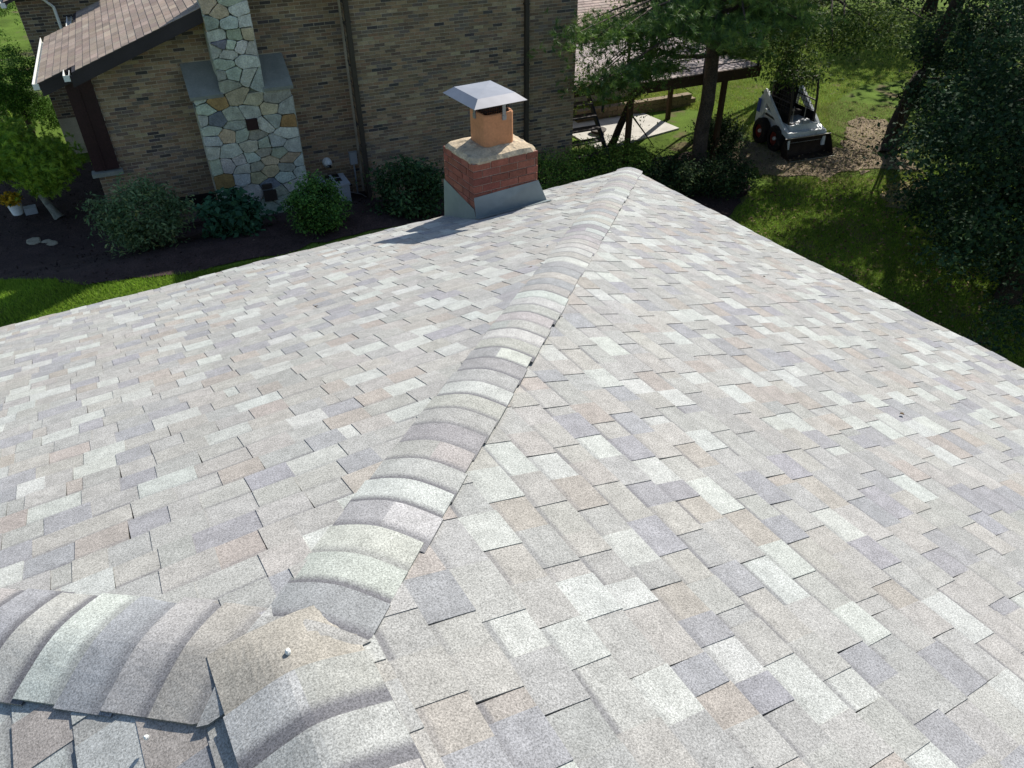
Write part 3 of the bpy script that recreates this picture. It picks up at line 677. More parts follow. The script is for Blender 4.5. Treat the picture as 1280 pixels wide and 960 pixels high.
# railing
RP = [(5.0, 8.95), (5.75, 9.12), (8.1, 9.16), (9.85, 9.16), (9.88, 11.2), (9.88, 13.1)]
for (u, w_) in RP:
    z0 = -2.0 if u > 5.2 else -2.5
    b = MB(); b.box((u-.025, w_-.025, z0), (u+.025, w_+.025, z0+1.02), fr=H); b.build('railing_post', M['rail'], dk)
for (a, c) in zip(RP[:-1], RP[1:]):
    for h_ in (.16, .38, .6, .82, .98):
        za = (-2.0 if a[0] > 5.2 else -2.35)+h_; zc = -2.0+h_
        if a[0] < 5.2: mid = (5.35, 9.03)
        b = MB(); b.tube([H((*a, za)), H((*c, zc))], .013, n=6); b.build('rail', M['rail'], dk)
for k in range(9):  # stair down along the wall
    b = MB(); z = -2.15-k*.24; u = 5.2-k*.05
    b.box((4.05, 9.55-k*.22, z-.04), (4.95, 9.55-k*.22+.25, z), fr=H, c=(.04, .035, .035)); b.build('step', M['board'], dk)
b = MB(); b.prism([(9.8, -2.1), (7.6, -4.4), (7.6, -4.55), (9.8, -2.3)], 4.98, 5.03, lambda p, t: H((t, p[0], p[1]))); b.build('stringer', M['rail'], dk)
# low outbuilding beyond the deck: sunlit brown shingle roof
gg = empty('garage', H((7.5, 17, -4.5)), 'low garage with sunlit pinkish shingle roof beyond the deck', 'garage')
b = MB(); b.box((4.3, 15.5, -4.6), (10.6, 20.5, -1.95), fr=H); b.build('wall', M['mortar'], gg)
b = MB(); b.prism([(15.0, -2.0), (18.0, -1.0), (21, -2.0), (21, -1.95), (18.0, -.95), (15.0, -1.95)], 3.8, 11.0, lambda p, t: H((t, p[0], p[1]))); gr = b.build('roof', M['fascia'], gg)
b = MB(); b.box((3.8, 14.9, -2.08), (11.0, 14.995, -1.96), fr=H); b.build('gutter', M['rail'], gg)
gs = []
for r_ in range(21):
    t = 3.8-random.uniform(0, .3); w0 = 15.0+r_*.145; z0 = -1.948+r_*.145/3
    while t < 11.0:
        a, c = max(t, 3.8), min(t+.29, 11.0)
        if c-a > .03: gs.append(([H((a, w0, z0)), H((c, w0, z0)), H((c, w0+.16, z0+.053)), H((a, w0+.16, z0+.053)), H((a, w0, z0+.014)), H((c, w0, z0+.014)), H((c, w0+.16, z0+.056)), H((a, w0+.16, z0+.056))], jit((.42, .33, .28), .16)))
        t += .3
for P, c in gs[:260]:
    b = MB(); b.hexa(P, c); b.build('shingle', M['brown_shingle'], gr)
b = MB()
for P, c in gs[260:]: b.hexa(P, c)
tag(b.build('shingle_field', M['brown_shingle'], gr), kind='stuff')
# low block wall behind the patio
lw = empty('garden_wall', H((8.9, 13.6, -4.5)), 'low tan block wall beyond the pale patio', 'wall')
for r_ in range(3):
    for k in range(12):
        u = 7.0+k*.36+(r_ % 2)*.18; b = MB(); b.box((u, 13.7, -4.55+r_*.15), (u+.345, 13.95, -4.55+r_*.15+.14), fr=H); b.build('block', M['wallstone'], lw)
# patio bowl
b = MB(); b.tube([H((7.1, 12.6, -4.445)), H((7.1, 12.6, -4.40)), H((7.1, 12.6, -4.33))], [.12, .22, .26], n=16); tag(b.build('fire_bowl', M['darkmetal'], origin=H((7.1, 12.6, -4.44))), 'shallow dark bowl lying on the pale patio', 'bowl')

# ------------------------------------------------------------------ vegetation
def leaves(C, size, aspect, cols, wts, droop=.3, name='leaf', jitter=.25):
    """C nx3 positions -> rhombic leaves with random attitude; returns V,F,cols"""
    n = len(C); th_ = rng.uniform(0, 2*np.pi, n); ph = rng.normal(-droop, .5, n)
    d = np.stack([np.cos(th_)*np.cos(ph), np.sin(th_)*np.cos(ph), np.sin(ph)], 1)
    up = rng.normal(0, .45, (n, 3))+[0, 0, 1]; s = np.cross(d, up); s /= np.linalg.norm(s, axis=1)[:, None]+1e-9
    nn = np.cross(s, d); L = (size*rng.uniform(1-jitter*1.6, 1+jitter, n))[:, None]; W = L*aspect*.5
    a = C; t = C+d*L-nn*L*.1; m = C+d*L*.45
    V = np.stack([a, m+s*W+nn*W*.35, t, m-s*W+nn*W*.35], 1).reshape(-1, 3)
    i = np.arange(n)*4; F = np.stack([i, i+1, i+2, i+3], 1)
    cols = np.array(cols); ci = rng.choice(len(cols), n, p=np.array(wts)/sum(wts)); c = cols[ci]*rng.uniform(.75, 1.25, (n, 1))
    return V, F, c
def clumps(n, c, r, shell=.55, zmin=None, noise=.3, seed_clear=None):
    P = rng.normal(0, 1, (n*2, 3)); P /= np.linalg.norm(P, axis=1)[:, None]; P *= (rng.uniform(shell**3, 1, len(P))**(1/3))[:, None]
    P = P[:n]; P *= 1+noise*np.sin(P[:, :1]*5+P[:, 1:2]*4+c[0])*np.cos(P[:, 2:3]*4+c[1]); P = P*np.array(r)+np.array(c)
    return P
def crown(C, per, spread, size, asp, cols, wts, name, parent, m='leaf', droop=.3):
    Q = np.repeat(C, per, 0)+rng.normal(0, 1, (len(C)*per, 3))*np.array(spread)
    V, F, c = leaves(Q, size, asp, cols, wts, droop)
    cl = np.repeat(rng.uniform(.8, 1.2, len(C)), per)[:, None]
    return fast(name, V, F, M[m], parent, tuple(C.mean(0)), c*cl)
def trunk(parent, path, rad, m='bark', branches=(), brad=.05, name='trunk'):
    b = MB(); pts = [Vector(p) for p in path]; q = []
    for i in range(len(pts)-1):
        for k in range(4):
            t = k/4; q.append(pts[i].lerp(pts[i+1], t)+Vector((random.uniform(-1, 1), random.uniform(-1, 1), 0))*rad[0]*.12)
    q.append(pts[-1]); n = len(q); rr_ = [rad[0]+(rad[1]-rad[0])*i/(n-1) for i in range(n)]; rr_[0] *= 1.35
    b.tube(q, rr_, 10)
    for (s_, e_) in branches:
        s_, e_ = Vector(s_), Vector(e_); mid = s_.lerp(e_, .5)+Vector((random.uniform(-.1, .1), random.uniform(-.1, .1), .12))*(e_-s_).length
        mid2 = s_.lerp(e_, .25).lerp(mid, .5); b.tube([s_, mid2, mid, mid.lerp(e_, .5)+Vector((0, 0, random.uniform(-.05, .1))), e_], [brad, brad*.8, brad*.6, brad*.4, brad*.15], 6)
    return b.build(name, M[m], parent, smooth=True)
def nearest(path, p):
    best = None
    for i in range(len(path)-1):
        for k in range(6):
            q = Vector(path[i]).lerp(Vector(path[i+1]), k/6)
            if q.z < p[2]+.2 or i == 0:
                d = (q-Vector(p)).length
                if best is None or d < best[0]: best = (d, q)
    return best[1]
GREEN = [(.07, .13, .025), (.10, .17, .03), (.14, .21, .035), (.19, .25, .05)]
DARK = [(.026, .055, .026), (.036, .072, .030), (.052, .095, .036), (.09, .13, .04)]
def tree(name, label, cat, path, rad, cl, per, spread, size, asp, cols, wts, m='bark', nb=14, brad=.07, group=None, leafm='leaf', droop=.3):
    t = empty(name, path[0], label, cat, group)
    idx = rng.choice(len(cl), min(nb, len(cl)), replace=False)
    trunk(t, path, rad, m, [(nearest(path, cl[i]), cl[i]) for i in idx], brad)
    crown(cl, per, spread, size, asp, cols, wts, 'crown', t, leafm, droop); return t
def G(x, y): return (x, y, gz(x, y))
# big dark maple to the right, nearest us
cl = np.concatenate([clumps(250, (9.2, -1.0, -1.3), (3.2, 2.5, 3.0)), clumps(130, (10.9, .7, -2.4), (2.3, 1.9, 1.9)), clumps(60, (11.4, 1.6, 4.6), (2.6, 2.6, 1.0), shell=.2)])  # last group: unseen canopy added overhead to block sky light on the lawn
cl = cl[cl[:, 2] > -4.2]
tree('maple_tree', 'large dark maple beside the right edge of the roof, nearest the eave', 'tree', [(9.6, -.6, -4.6), (9.3, -.7, -2), (9.6, -.4, 1), (10.8, 1.2, 4)], (.2, .06), cl, 150, (.23, .23, .17), .09, .7, [(.02, .045, .022), (.028, .06, .026), (.042, .08, .03), (.08, .12, .035)], [4, 4, 2, .6])
cl = np.concatenate([clumps(60, (15.8, 4.0, 1.1), (3.7, 3.0, 3.6)), clumps(80, (14.3, 3.8, -1.9), (2.2, 1.5, 2.0))])
tree('oak_tree', 'dark leaning oak whose curved trunk rises right of the dirt patch', 'tree', [(14.6, 6.0, -4.6), (15.3, 6.4, -3.7), (16.2, 6.6, -2.3), (16.5, 6, 1.5), (16.2, 5.4, 4)], (.25, .12), cl, 230, (.2, .2, .15), .09, .7, DARK, [4, 4, 2, .6], brad=.045)
ok = next(o for o in COL.objects if o.name.startswith('oak_tree'))
cl = clumps(22, (14.8, 6.0, 2.8), (5.4, 4.6, 1.5), shell=.15, noise=.1)
crown(cl, 850, (.42, .42, .2), .14, .75, DARK, [4, 4, 2, .6], 'added_shade_crown', ok)  # unseen canopy added above the view to break sun into dapples
# tree behind with overhanging sunlit leaves
cl = np.concatenate([clumps(150, (13.9, 9.2, -1.5), (3.6, 2.6, .8)), clumps(70, (15.4, 10.6, 1.0), (4.6, 3.2, 1.7)), clumps(25, (11.6, 8.0, -1.0), (.9, .8, .5)), clumps(24, (10.9, 6.9, -1.85), (.75, .6, .28))])
tree('ash_tree', 'light green tree with sunlit leaves overhanging the white loader', 'tree', [(18.5, 13.5, -4.6), (18.2, 13.0, -2), (17.0, 12, 2)], (.24, .1), cl, 90, (.27, .27, .14), .09, .55, [(.07, .12, .025), (.10, .16, .03), (.15, .2, .035), (.04, .08, .02)], [3, 3, 2, 3], brad=.08)
# far trees
FT = [((24, 24, 0), 4.5, 'round green tree far beyond the deck'), ((32, 17, 0), 5, 'broad dark tree at the back of the far lawn'), ((30, 29, 0), 6, 'tall dark tree farthest away behind the deck'), ((26, 7, 0), 4.5, 'dark tree far behind the oak on the right'), ((40, 8, 0), 6, 'wide tree on the far right horizon'), ((20, 30, 0), 5, 'dark tree behind the brick house'), ((24, -2, 0), 4.5, 'dense tree at the far right behind the maple')]
for (x, y, _), r_, lb in FT:
    cl = clumps(190, (x, y, .6), (r_, r_, 4.2)); cl = cl[cl[:, 2] > -4]
    tree('shade_tree', lb, 'tree', [(x, y, -4.6), (x+.3, y, -2), (x, y, 2)], (.3, .1), cl, 45, (.55, .55, .4), .3, .8, DARK, [4, 4, 3, 1], brad=.1)
# pine with big blurred trunk; needles hang in front of the deck
def needles(C, per, L, wd, cols, name, parent):
    """tufts of long thin needles"""
    n = len(C); ax = rng.normal(0, 1, (n, 3))+[0, 0, .5]; ax /= np.linalg.norm(ax, axis=1)[:, None]
    Q = np.repeat(C, per, 0); A = np.repeat(ax, per, 0); d = A+rng.normal(0, .55, Q.shape); d /= np.linalg.norm(d, axis=1)[:, None]
    s = np.cross(d, rng.normal(0, 1, d.shape)); s /= np.linalg.norm(s, axis=1)[:, None]
    Q = Q+A*rng.uniform(-.05, .05, (len(Q), 1)); LL = L*rng.uniform(.6, 1.2, (len(Q), 1))
    V = np.stack([Q-s*wd, Q+s*wd, Q+d*LL], 1).reshape(-1, 3); i = np.arange(len(Q))*3
    cols = np.array(cols); c = cols[np.repeat(rng.choice(len(cols), n), per)]*rng.uniform(.8, 1.25, (len(Q), 1))
    return fast(name, V, np.stack([i, i+1, i+2], 1), M['needle'], parent, tuple(C.mean(0)), c)
def pine(name, label, path, rad, boughs, per_b, spread, L=.15, wd=.006, per=22, cols=None, m='pbark', cat='pine', brad=.05):
    t = empty(name, path[0], label, cat)
    trunk(t, path, rad, m, [(nearest(path, e_), e_) for e_ in boughs], brad)
    C = []
    for e_ in boughs:
        s_ = nearest(path, e_); e_ = Vector(e_)
        for k in range(per_b):
            f_ = random.uniform(.35, 1.05) if per_b > 30 else random.uniform(.7, 1.05); q = s_.lerp(e_, f_); r_ = spread*(.3+.7*f_)
            C.append((q.x+random.gauss(0, r_), q.y+random.gauss(0, r_), q.z+random.gauss(0, r_*.35)))
    needles(np.array(C), per, L, wd, cols or [(.035, .075, .025), (.05, .1, .03), (.025, .055, .025), (.08, .13, .035)], 'needles', t); return t
pb = [(5.3, 7.0, -.6), (6.1, 6.0, -.3), (6.6, 5.6, -.4), (6.4, 7.6, .1), (7.2, 6.0, .5), (8.0, 5.4, .2), (9.0, 6.0, .4), (9.4, 5.6, -.4), (7.4, 7.4, .9), (10.2, 7.6, .3), (10.6, 6.6, -.6), (10.0, 8.8, -.2), (7.6, 8.8, .7), (9.2, 9.3, .8), (8.9, 6.5, 1.4), (5.9, 8.0, .6), (10.4, 6.0, .5), (9.6, 6.9, -1.2)]
pb += [(4.4, 7.2, -.6), (4.0, 6.8, -.2), (4.8, 7.9, -.3), (4.4, 6.2, -1.0), (4.6, 7.3, -1.5), (5.0, 6.6, -.2), (5.7, 5.8, .1), (6.9, 4.9, -.2), (7.8, 4.8, .6), (8.6, 4.9, -.2), (10.4, 5.2, .3), (11.0, 7.2, .6), (5.4, 7.6, -1.6), (8.4, 7.0, 1.2), (7.0, 6.6, 1.2), (9.8, 4.8, .9)]
pine('pine_tree', 'tall pine with thick grey brown trunk in front of the raised deck', [(8.95, 7.8, -4.6), (9.0, 7.85, -2), (9.0, 7.9, 1), (9, 7.9, 5)], (.21, .1), pb, 230, .36, per=24, cols=[(.08, .15, .035), (.11, .19, .04), (.055, .11, .035), (.16, .25, .05)])
# leaning thin tree in front of the patio
cl = np.array([(5.7, 7.9, -1.5), (6.9, 8.3, -1.7), (7.7, 8.0, -1.0), (6.2, 7.4, -.9), (9.0, 9.2, .4), (8.3, 8.6, .1), (9.4, 8.4, .6), (8.0, 9.9, .8), (7.6, 8.9, -.4), (9.2, 10.3, .9)])
lt = tree('leaning_tree', 'slender dark tree leaning over the pale patio', 'tree', [(8.1, 10.6, -4.6), (8.35, 10.2, -3.2), (8.55, 9.7, -1.6), (8.7, 9.5, .6)], (.11, .06), np.repeat(cl, 15, 0)+rng.normal(0, .42, (150, 3)), 55, (.22, .22, .15), .08, .5, GREEN, [3, 3, 2, 1], nb=12, brad=.03)
b = MB(); b.tube([(8.4, 10.1, -3.0), (8.7, 9.8, -2.6), (9.2, 9.4, -2.5), (9.6, 9.0, -2.8)], [.03, .025, .018, .006], 6); b.tube([(8.3, 10.2, -3.3), (8.7, 9.9, -3.9), (8.9, 9.6, -4.3)], [.03, .02, .01], 6); b.build('branch', M['bark'], lt, smooth=True)

def bush(name, label, x, y, rx, ry, rz, n, per, size, asp, cols, wts, zc=None, cat='shrub', sp=.07, droop=.2, group=None):
    z0 = gz(x, y); zc = zc if zc is not None else z0+rz*.85
    t = empty(name, (x, y, z0), label, cat, group)
    cl = clumps(n, (x, y, zc), (rx, ry, rz), shell=.6, noise=.34); cl = cl[cl[:, 2] > z0+.05]
    idx = rng.choice(len(cl), 9, replace=False)
    b = MB()
    for i in idx: b.tube([(x+random.uniform(-.08, .08), y+random.uniform(-.08, .08), z0-.05), ((x+cl[i][0])/2, (y+cl[i][1])/2, (z0+cl[i][2])/2+.1), tuple(cl[i])], [.018, .012, .004], 5)
    b.build('stems', M['bark'], t)
    crown(cl, per, (sp, sp, sp*.8), size, asp, cols, wts, 'foliage', t, droop=droop)
    return t
RHO = [(.10, .18, .08), (.14, .21, .10), (.2, .27, .12), (.28, .3, .11)]
bush('rhododendron', 'large loose dull green rhododendron left of the stone chimney', -4.85, 7.95, .74, .62, .66, 260, 30, .10, .34, RHO, [4, 4, 2, .4], sp=.1)
bush('hydrangea', 'low broad leaved dark shrub at the foot of the stone chimney', -3.35, 7.5, .5, .42, .40, 70, 24, .15, .6, [(.035, .10, .055), (.05, .13, .07), (.07, .17, .085)], [3, 3, 1], sp=.1)
bush('round_bush', 'dense round green bush in front of the air conditioner', -1.98, 6.5, .52, .48, .54, 300, 32, .06, .55, [(.06, .15, .035), (.09, .20, .045), (.15, .27, .06), (.04, .10, .03)], [3, 3, 2, 2], sp=.06)
bush('viburnum', 'dark shrub with a few sunlit pale leaves left of the red brick chimney', .05, 6.8, .75, .5, .62, 200, 24, .09, .6, [(.035, .08, .035), (.055, .11, .045), (.08, .14, .05)], [3, 3, 1], sp=.1)
YEW = [(.09, .18, .035), (.13, .24, .04), (.18, .28, .05), (.06, .13, .03)]
for k, (x, y, rx, rz, lb) in enumerate([(3.5, 7.3, .95, .55, 'spreading green yew right of the red brick chimney'), (5.0, 7.9, 1.0, .6, 'spreading green yew behind the far corner of the roof'), (6.3, 7.9, .95, .62, 'bushy green yew to the right of the roof corner'), (7.3, 7.0, .8, .5, 'dark shrub beside the pine trunk near the roof edge'), (8.6, 6.5, .8, .45, 'low dark shrub between pine trunk and dappled lawn'), (10.4, 8.6, .75, .55, 'dark spiky shrub between pine trunk and white loader')]):
    bush('yew' if k < 3 else 'low_shrub', lb, x, y, rx, rx*.8, rz, 200, 26, .085, .3 if k < 3 else .5, YEW if k < 3 else DARK, [3, 3, 2, 2], sp=.11)

# small pine in the bed on the left: multi stem, sunlight put into the bright needle colour
t = pine('dwarf_pine', 'small multi stemmed pine with needles tinted sunlit yellow green in the mulch bed', [(-6.25, 11.25, -3.5), (-6.4, 11.5, -3.1), (-6.6, 11.9, -2.7)], (.09, .05),
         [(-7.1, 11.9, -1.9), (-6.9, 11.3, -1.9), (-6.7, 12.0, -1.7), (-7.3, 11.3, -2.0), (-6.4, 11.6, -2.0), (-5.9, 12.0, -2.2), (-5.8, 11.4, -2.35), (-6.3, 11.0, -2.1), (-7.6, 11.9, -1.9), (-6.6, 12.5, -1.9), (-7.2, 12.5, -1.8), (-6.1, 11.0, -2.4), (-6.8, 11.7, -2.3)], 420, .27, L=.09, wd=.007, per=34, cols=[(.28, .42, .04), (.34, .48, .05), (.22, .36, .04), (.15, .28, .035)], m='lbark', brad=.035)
# evergreen top left, cloud shaped
for k, (x, y, z, r_, lb) in enumerate([(-6.9, 14.8, -1.1, 1.0, 'cloud shaped bright green evergreen at the left edge'), (-7.6, 17.6, -.6, 1.5, 'tall yellow green conifer in the top left corner'), (-6.3, 16.6, -2.2, 1.0, 'shaded low evergreen beside the brown roof'), (-5.3, 23.5, -1.3, 1.8, 'farthest evergreen behind the brick house'), (-7.4, 19.5, -1.0, 1.5, 'wide evergreen partly cut by the left edge'), (-3.6, 28, -.9, 2.2, 'dark evergreen far back above the brown roof corner')]):
    tt = empty('evergreen', (x, y, -3.5), lb, 'evergreen'); trunk(tt, [(x, y, -3.6), (x+.05, y, -2.4), (x, y, z)], (.09, .05))
    cl = np.concatenate([clumps(30, (x+random.uniform(-.8, .8)*r_, y+random.uniform(-.8, .8)*r_, z+random.uniform(-.8, .6)*r_), (.42*r_, .42*r_, .3*r_), shell=.7) for _ in range(12)])
    crown(cl, 40, (.07, .07, .05), .07, .4, [(.07, .16, .02), (.1, .2, .028), (.05, .11, .02)], [3, 2, 2], 'foliage', tt)
bush('ground_juniper', 'pale spreading juniper lit by the sun near the left edge', -6.9, 20.3, 1.6, 1.4, .35, 120, 30, .12, .3, [(.12, .15, .08), (.16, .19, .1), (.08, .11, .05)], [3, 3, 2], sp=.15)

# potted mum, stones
mp = empty('flower_pot', (-7.0, 11.95, -3.5), 'white pot of yellow chrysanthemums on the mulch at left', 'flower pot')
b = MB(); b.tube([(-7.0, 11.95, -3.5), (-7.0, 11.95, -3.28), (-7.0, 11.95, -3.26), (-7.0, 11.95, -3.30)], [.10, .14, .15, .12], 16); b.build('pot', M['white'], mp, smooth=True)
b = MB(); b.box((-6.86, 11.75, -3.5), (-6.62, 11.95, -3.34)); b.build('saucer_box', M['ac'], mp)
cl = clumps(60, (-7.03, 11.97, -3.12), (.19, .19, .12), shell=.8, noise=0)
crown(cl, 16, (.03, .03, .02), .05, .8, [(.65, .42, .02), (.55, .33, .015), (.06, .12, .02)], [4, 2, 1], 'flowers', mp, 'flower')
for k, (x, y, r_, lb) in enumerate([(-6.82, 10.25, .16, 'flat tan stone on the mulch, left one of three'), (-6.6, 10.15, .10, 'small tan stone on the mulch between two others'), (-6.5, 9.98, .12, 'tan stone on the mulch, lowest of three'), (-3.6, 6.3, .05, 'small pale stone on the mulch below the hydrangea'), (-3.0, 6.1, .05, 'small pale stone on the mulch nearest the roof edge')]):
    b = MB(); b.prism([(x+r_*random.uniform(.75, 1.15)*math.cos(a*.785), y+r_*random.uniform(.75, 1.15)*math.sin(a*.785)) for a in range(8)], -.03, r_*.35, lambda p, t: (p[0], p[1], gz(x, y)+t), c=(.3, .27, .2), inset=.02)
    tag(b.build('garden_stone', M['stone'], origin=(x, y, -3.5)), lb, 'stone')
# mulch chips and grass
def scatter(poly, n):
    P = np.array(poly); out = []
    lo, hi = P.min(0), P.max(0)
    while len(out) < n:
        Q = rng.uniform(lo, hi, (n, 2)); out += [q for q in Q if inside(q, poly)]
    return np.array(out[:n])
q = scatter(BED, 9000); z = gzn(q[:, 0], q[:, 1])+.02; C = np.column_stack([q, z])
V, F, c = leaves(C, .06, .45, [(.03, .018, .014), (.05, .03, .022), (.015, .01, .01), (.12, .09, .07)], [4, 3, 3, .25], droop=0)
tag(fast('mulch_chips', V, F, M['chip'], None, (0, 8, -3.5), c), kind='stuff')
def blades(poly, n, h, cols, name):
    q = scatter(poly, n); z = gzn(q[:, 0], q[:, 1]); C = np.column_stack([q, z]); n = len(C); a = rng.uniform(0, 6.28, n); s = np.stack([np.cos(a), np.sin(a), 0*a], 1)*.007
    tip = C+np.stack([rng.normal(0, .03, n), rng.normal(0, .03, n), h*rng.uniform(.5, 1.2, n)], 1)
    V = np.stack([C-s, C+s, tip], 1).reshape(-1, 3); i = np.arange(n)*3; cols = np.array(cols); c = cols[rng.choice(len(cols), n)]*rng.uniform(.8, 1.2, (n, 1))
    return tag(fast(name, V, np.stack([i, i+1, i+2], 1), M['grass'], None, (0, 0, -4), c), kind='stuff')
GC = [(.17, .29, .03), (.22, .35, .035), (.26, .38, .05), (.13, .22, .025)]
blades([(-11, 3.6), (-1, 3.6), (-.7, 5.8), (-2.9, 5.8), (-4.4, 6.0), (-6.1, 6.5), (-7.5, 8.3), (-9, 9.7), (-11, 10)], 110000, .06, GC, 'grass')
blades([(5.5, -2.5), (7.6, 5.1), (9.4, 6.1), (10.6, 6.2), (12.6, 5.1), (14.4, 4.5), (17, 3), (14, -1)], 90000, .06, [(.20, .33, .035), (.25, .38, .04), (.16, .26, .035), (.27, .28, .08)], 'grass')
blades([(10, 5.5), (13, 4.2), (16, 5), (18.5, 8.5), (17.5, 10), (12.5, 10.8), (10.6, 10)], 26000, .07, [(.22, .25, .08), (.3, .28, .13), (.16, .2, .05)], 'grass')
blades([(12.5, 11.3), (12.2, 9.9), (12.8, 7.8), (14.2, 7.6), (16.5, 9.8), (19.4, 10.8), (24, 10), (28, 20), (14, 20)], 90000, .09, [(.2, .3, .045), (.26, .34, .06), (.3, .33, .09)], 'grass')
blades([(7.0, 14.4), (10.6, 13.8), (13, 11.5), (15, 18), (8, 19)], 40000, .09, [(.24, .32, .05), (.3, .36, .08), (.33, .34, .1)], 'grass')
# fallen yellow leaves and dirt clods
q = scatter(DIRT2, 500); C = np.column_stack([q, gzn(q[:, 0], q[:, 1])+.03]); V, F, c = leaves(C, .09, .6, [(.45, .35, .1), (.3, .24, .1), (.2, .13, .06)], [2, 2, 2], droop=0)
tag(fast('fallen_leaves', V, F, M['chip'], None, (12.5, 3.6, -4.5), c), kind='stuff')
q = scatter(DIRT1, 1200); C = np.column_stack([q, gzn(q[:, 0], q[:, 1])+.03]); V, F, c = leaves(C, .09, .7, [(.25, .19, .13), (.33, .26, .19), (.15, .11, .075)], [3, 2, 2], droop=0)
tag(fast('dirt_clods', V, F, M['chip'], None, (13, 7, -4.5), c), kind='stuff')

# ------------------------------------------------------------------ skid steer loader
LF = Vector((-.20, -.98, 0)); LX = Vector((.98, -.20, 0))    # forward, and to the right of the picture
LO = Vector((12.55, 7.74, -4.49))                                  # ground under the middle of the machine's front
YS, Y0 = .85, .30
def T(p): v = LO+LX*p[0]+LF*(p[1]*YS+Y0); return (v.x, v.y, LO.z+p[2])
ld = empty('skid_steer_loader', LO, 'white skid steer loader with dark bucket parked on bare dirt', 'loader')
def lbx(name, boxes, m, parent=ld, **k):
    b = MB()
    for lo, hi in boxes: b.box(lo, hi, fr=T)
    return b.build(name, M[m], parent)
# wheels: x = side, y = forward
for sx in (-1, 1):
    for yy in (-.35, -1.2):
        w0, w1 = (.47, .72) if sx > 0 else (-.72, -.47); R_ = .36
        b = MB(); n = 22; prof = [(w0, .2), (w0, R_-.05), (w0+.04, R_), (w1-.04, R_), (w1, R_-.05), (w1, .2)]
        for xx, r_ in prof:
            for k in range(n): a = 2*math.pi*k/n; rr_ = r_+(.012 if r_ == R_ and k % 2 else 0); b.v.append(T((xx, yy+rr_*math.cos(a), R_+rr_*math.sin(a))))
        for l in range(len(prof)-1):
            for k in range(n): k2 = (k+1) % n; b.face((l*n+k, l*n+k2, (l+1)*n+k2, (l+1)*n+k))
        wh = b.build('wheel', M['tyre'], ld)
        b = MB(); o = w0+.05 if sx < 0 else w1-.05; n = 20; q = [(o, .21), (o+sx*.015, .17), (o-sx*.03, .15), (o-sx*.03, .06)]
        for xx, r_ in q:
            for k in range(n): a = 2*math.pi*k/n; b.v.append(T((xx, yy+r_*math.cos(a), R_+r_*math.sin(a))))
        for l in range(len(q)-1):
            for k in range(n): k2 = (k+1) % n; b.face((l*n+k, l*n+k2, (l+1)*n+k2, (l+1)*n+k))
        b.face([3*n+k for k in range(n)]); b.build('rim', M['rim'], wh)
        b = MB(); xx = o-sx*.03; b.tube([T((xx, yy, R_)), T((xx+sx*.05, yy, R_))], [.06, .045], n=12); b.build('hub', M['white'], wh)
lbx('chassis', [((-.44, -1.62, .25), (.44, .02, .78)), ((-.47, -1.7, .5), (.47, -1.45, 1.15))], 'lwhite')
for sx in (-1, 1):
    x0, x1 = (.48, .56) if sx > 0 else (-.56, -.48)
    b = MB(); b.prism([(-1.75, .45), (-1.35, .8), (-1.25, 1.45), (-1.45, 1.5), (-1.75, 1.1)], x0-.02*sx, x1+.04*sx, lambda p, t: T((t, p[0], p[1]))); b.build('rear_tower', M['lwhite'], ld)
    b = MB(); b.prism([(-1.30, .98), (-1.30, .86), (-.15, .62), (.1, .52), (.1, .66), (-.2, .76)], x0-.01*sx, x1+.01*sx, lambda p, t: T((t, p[0], p[1]))); b.build('fender_rail', M['lwhite'], ld)
    b = MB(); b.prism([(-1.42, 1.48), (-1.30, 1.52), (-.05, .72), (.32, .62), (.36, .22), (.2, .2), (.16, .52), (-.18, .60), (-1.42, 1.34)], x0+.07*sx, x1+.08*sx, lambda p, t: T((t, p[0], p[1]))); b.build('lift_arm', M['lwhite'], ld)
    b = MB(); b.tube([T(((x0+x1)/2+.03*sx, -1.2, .85)), T(((x0+x1)/2+.03*sx, -.55, .8))], .03); b.build('cylinder', M['darkmetal'], ld)
    b = MB(); b.tube([T(((x0+x1)/2+.03*sx, -.55, .8)), T(((x0+x1)/2+.03*sx, -.2, .72))], .018); b.build('piston', M['edge'], ld)
    if sx < 0: lbx('decal', [((x0-.045, -1.66, .82), (x0-.03, -1.50, 1.2))], 'blue')
lbx('cross_member', [((-.62, .18, .38), (.62, .30, .66))], 'lwhite')
lbx('front_plate', [((-.44, .021, .45), (.44, .06, .80)), ((-.3, .0, .801), (.3, .1, .83))], 'lwhite')
lbx('step', [((-.1, -.05, .831), (.12, .12, .93))], 'ac')
# cab cage
b = MB()
for sx in (-.42, .42):
    b.tube([T((sx, -.12, .78)), T((sx, -.2, 1.45)), T((sx, -.35, 1.93))], .035, 6); b.tube([T((sx, -1.25, .9)), T((sx, -1.22, 1.93))], .035, 6)
    b.tube([T((sx, -.35, 1.93)), T((sx, -1.22, 1.93))], .035, 6); b.tube([T((sx, -.2, 1.35)), T((sx, -1.22, 1.35))], .02, 6)
    for k in range(6): b.tube([T((sx, -.4-k*.14, .8)), T((sx, -.4-k*.14, 1.92))], .008, 4)
    for k in range(7): b.tube([T((sx, -.25, .95+k*.13)), T((sx, -1.2, .95+k*.13))], .008, 4)
for y, z in ((-.35, 1.93), (-1.22, 1.93), (-1.25, .9), (-.12, .78)): b.tube([T((-.42, y, z)), T((.42, y, z))], .03, 6)
cab = b.build('cab_cage', M['darkmetal'], ld)
lbx('cab_roof', [((-.46, -1.28, 1.93), (.46, -.33, 1.99)), ((-.4, -1.2, 1.991), (.4, -.6, 2.01))], 'bucket')
lbx('cab_back', [((-.42, -1.26, .8), (.42, -1.2, 1.9)), ((-.43, -1.2, .781), (-.41, -.2, 1.05)), ((.41, -1.2, .781), (.43, -.2, 1.05))], 'black')
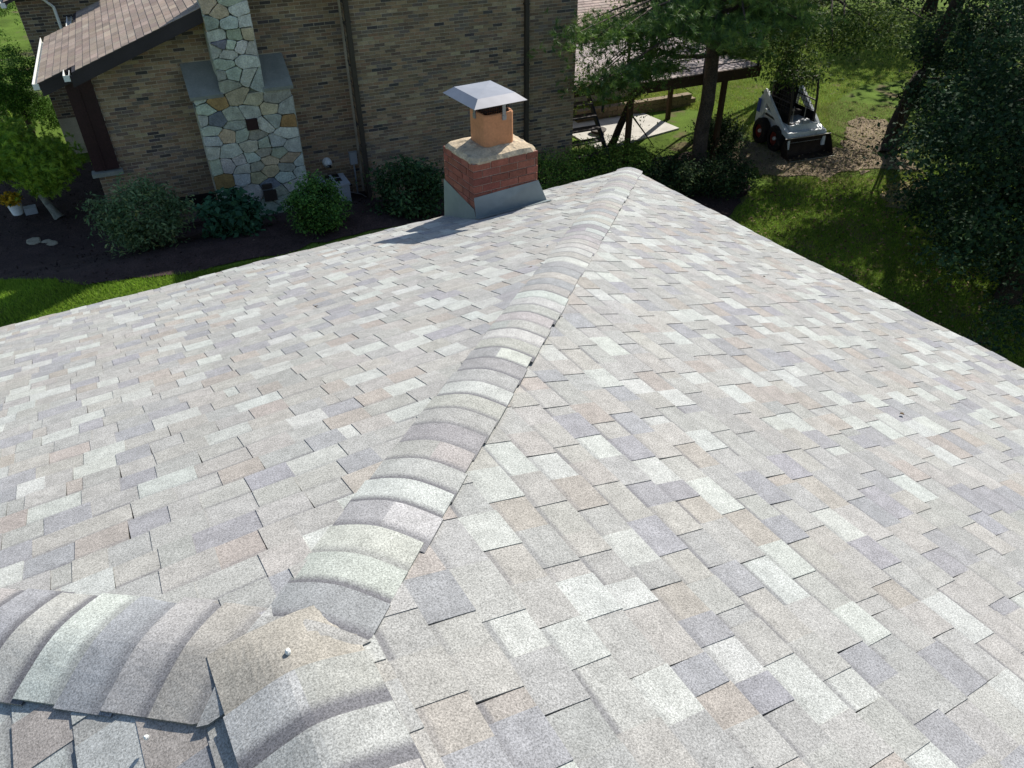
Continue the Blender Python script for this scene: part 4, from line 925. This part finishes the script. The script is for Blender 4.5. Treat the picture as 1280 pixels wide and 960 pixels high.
lbx('seat', [((-.24, -1.0, .9), (.24, -.55, 1.02)), ((-.24, -1.1, 1.0), (.24, -.98, 1.5))], 'tyre')
for sx in (-.2, .2):
    b = MB(); b.tube([T((sx, -.3, .8)), T((sx, -.32, 1.15)), T((sx+.03, -.36, 1.2))], .014, 6); b.build('control_lever', M['edge'], ld)
# bucket
YS = .57
bk = empty('bucket', T((0, .5, 0)), parent=ld)
b = MB(); prof = [(1.15, .02), (.55, .02), (.42, .12), (.38, .3), (.46, .48), (.56, .54)]; o = []
prof2 = [(1.13, .045), (.56, .045), (.45, .14), (.41, .3), (.48, .46), (.57, .515)]
for xx in (-.76, .76):
    b.v += [T((xx, y, z)) for y, z in prof]+[T((xx, y, z)) for y, z in prof2]
n = 12
for k in range(5):
    b.face((k, k+1, n+k+1, n+k)); b.face((6+k, n+6+k, n+6+k+1, 6+k+1))
b.face((5, 11, n+11, n+5)); b.face((0, n, n+6, 6)); b.build('shell', M['bucket'], bk)
for sx in (-.76, .745):
    b = MB(); b.prism([(1.1, .03), (.56, .03), (.43, .12), (.39, .3), (.47, .48), (.57, .53), (.72, .42), (1.02, .1)], sx, sx+.015, lambda p, t: T((t, p[0], p[1]))); b.build('side_plate', M['bucket'], bk)
lbx('cutting_edge', [((-.77, 1.08, .0), (.77, 1.2, .018))], 'edge', bk)
lbx('top_lip', [((-.77, .54, .535), (.77, .6, .555))], 'edge', bk)

# ------------------------------------------------------------------ small things on the roof: leaf bits and twigs
for k, (x, y) in enumerate([(-3.3, -3.0), (-2.2, -5.1), (-4.6, -2.4), (-6.9, -2.7), (-1.2, -3.2), (-8.2, -3.1)]):
    b = MB(); z = surf(x, y)+.016; a = random.uniform(0, 6); r_ = random.uniform(.012, .02); n = 7
    b.prism([(x+r_*(1 if i % 2 else .55)*math.cos(a+i*.9), y+r_*(.8 if i % 2 else .5)*math.sin(a+i*.9)) for i in range(n)], 0, .004, lambda p, t: (p[0], p[1], surf(p[0], p[1])+.014+t), c=(.09, .06, .03))
    tag(b.build('dry_leaf', M['chip']), ['tiny dry leaf on the right slope just right of the hip line', 'tiny brown leaf low on the right slope', 'tiny dry leaf on the left slope near the middle of the hip', 'tiny dry leaf far out on the left slope', 'tiny dry leaf near the right eave', 'tiny dry leaf at the left end of the left slope'][k], 'leaf')

# litter of leaves and twigs on the shaded lawn
q = scatter([(5.5, -2), (7.6, 5.1), (10.4, 6.2), (14, 4.6), (16, 2), (13, -1)], 2600); C = np.column_stack([q, gzn(q[:, 0], q[:, 1])+.05]); V, F, c = leaves(C, .08, .6, [(.16, .11, .05), (.26, .21, .09), (.09, .06, .035)], [3, 2, 2], droop=0)
tag(fast('leaf_litter', V, F, M['chip'], None, (10, 2, -4.5), c), kind='stuff')
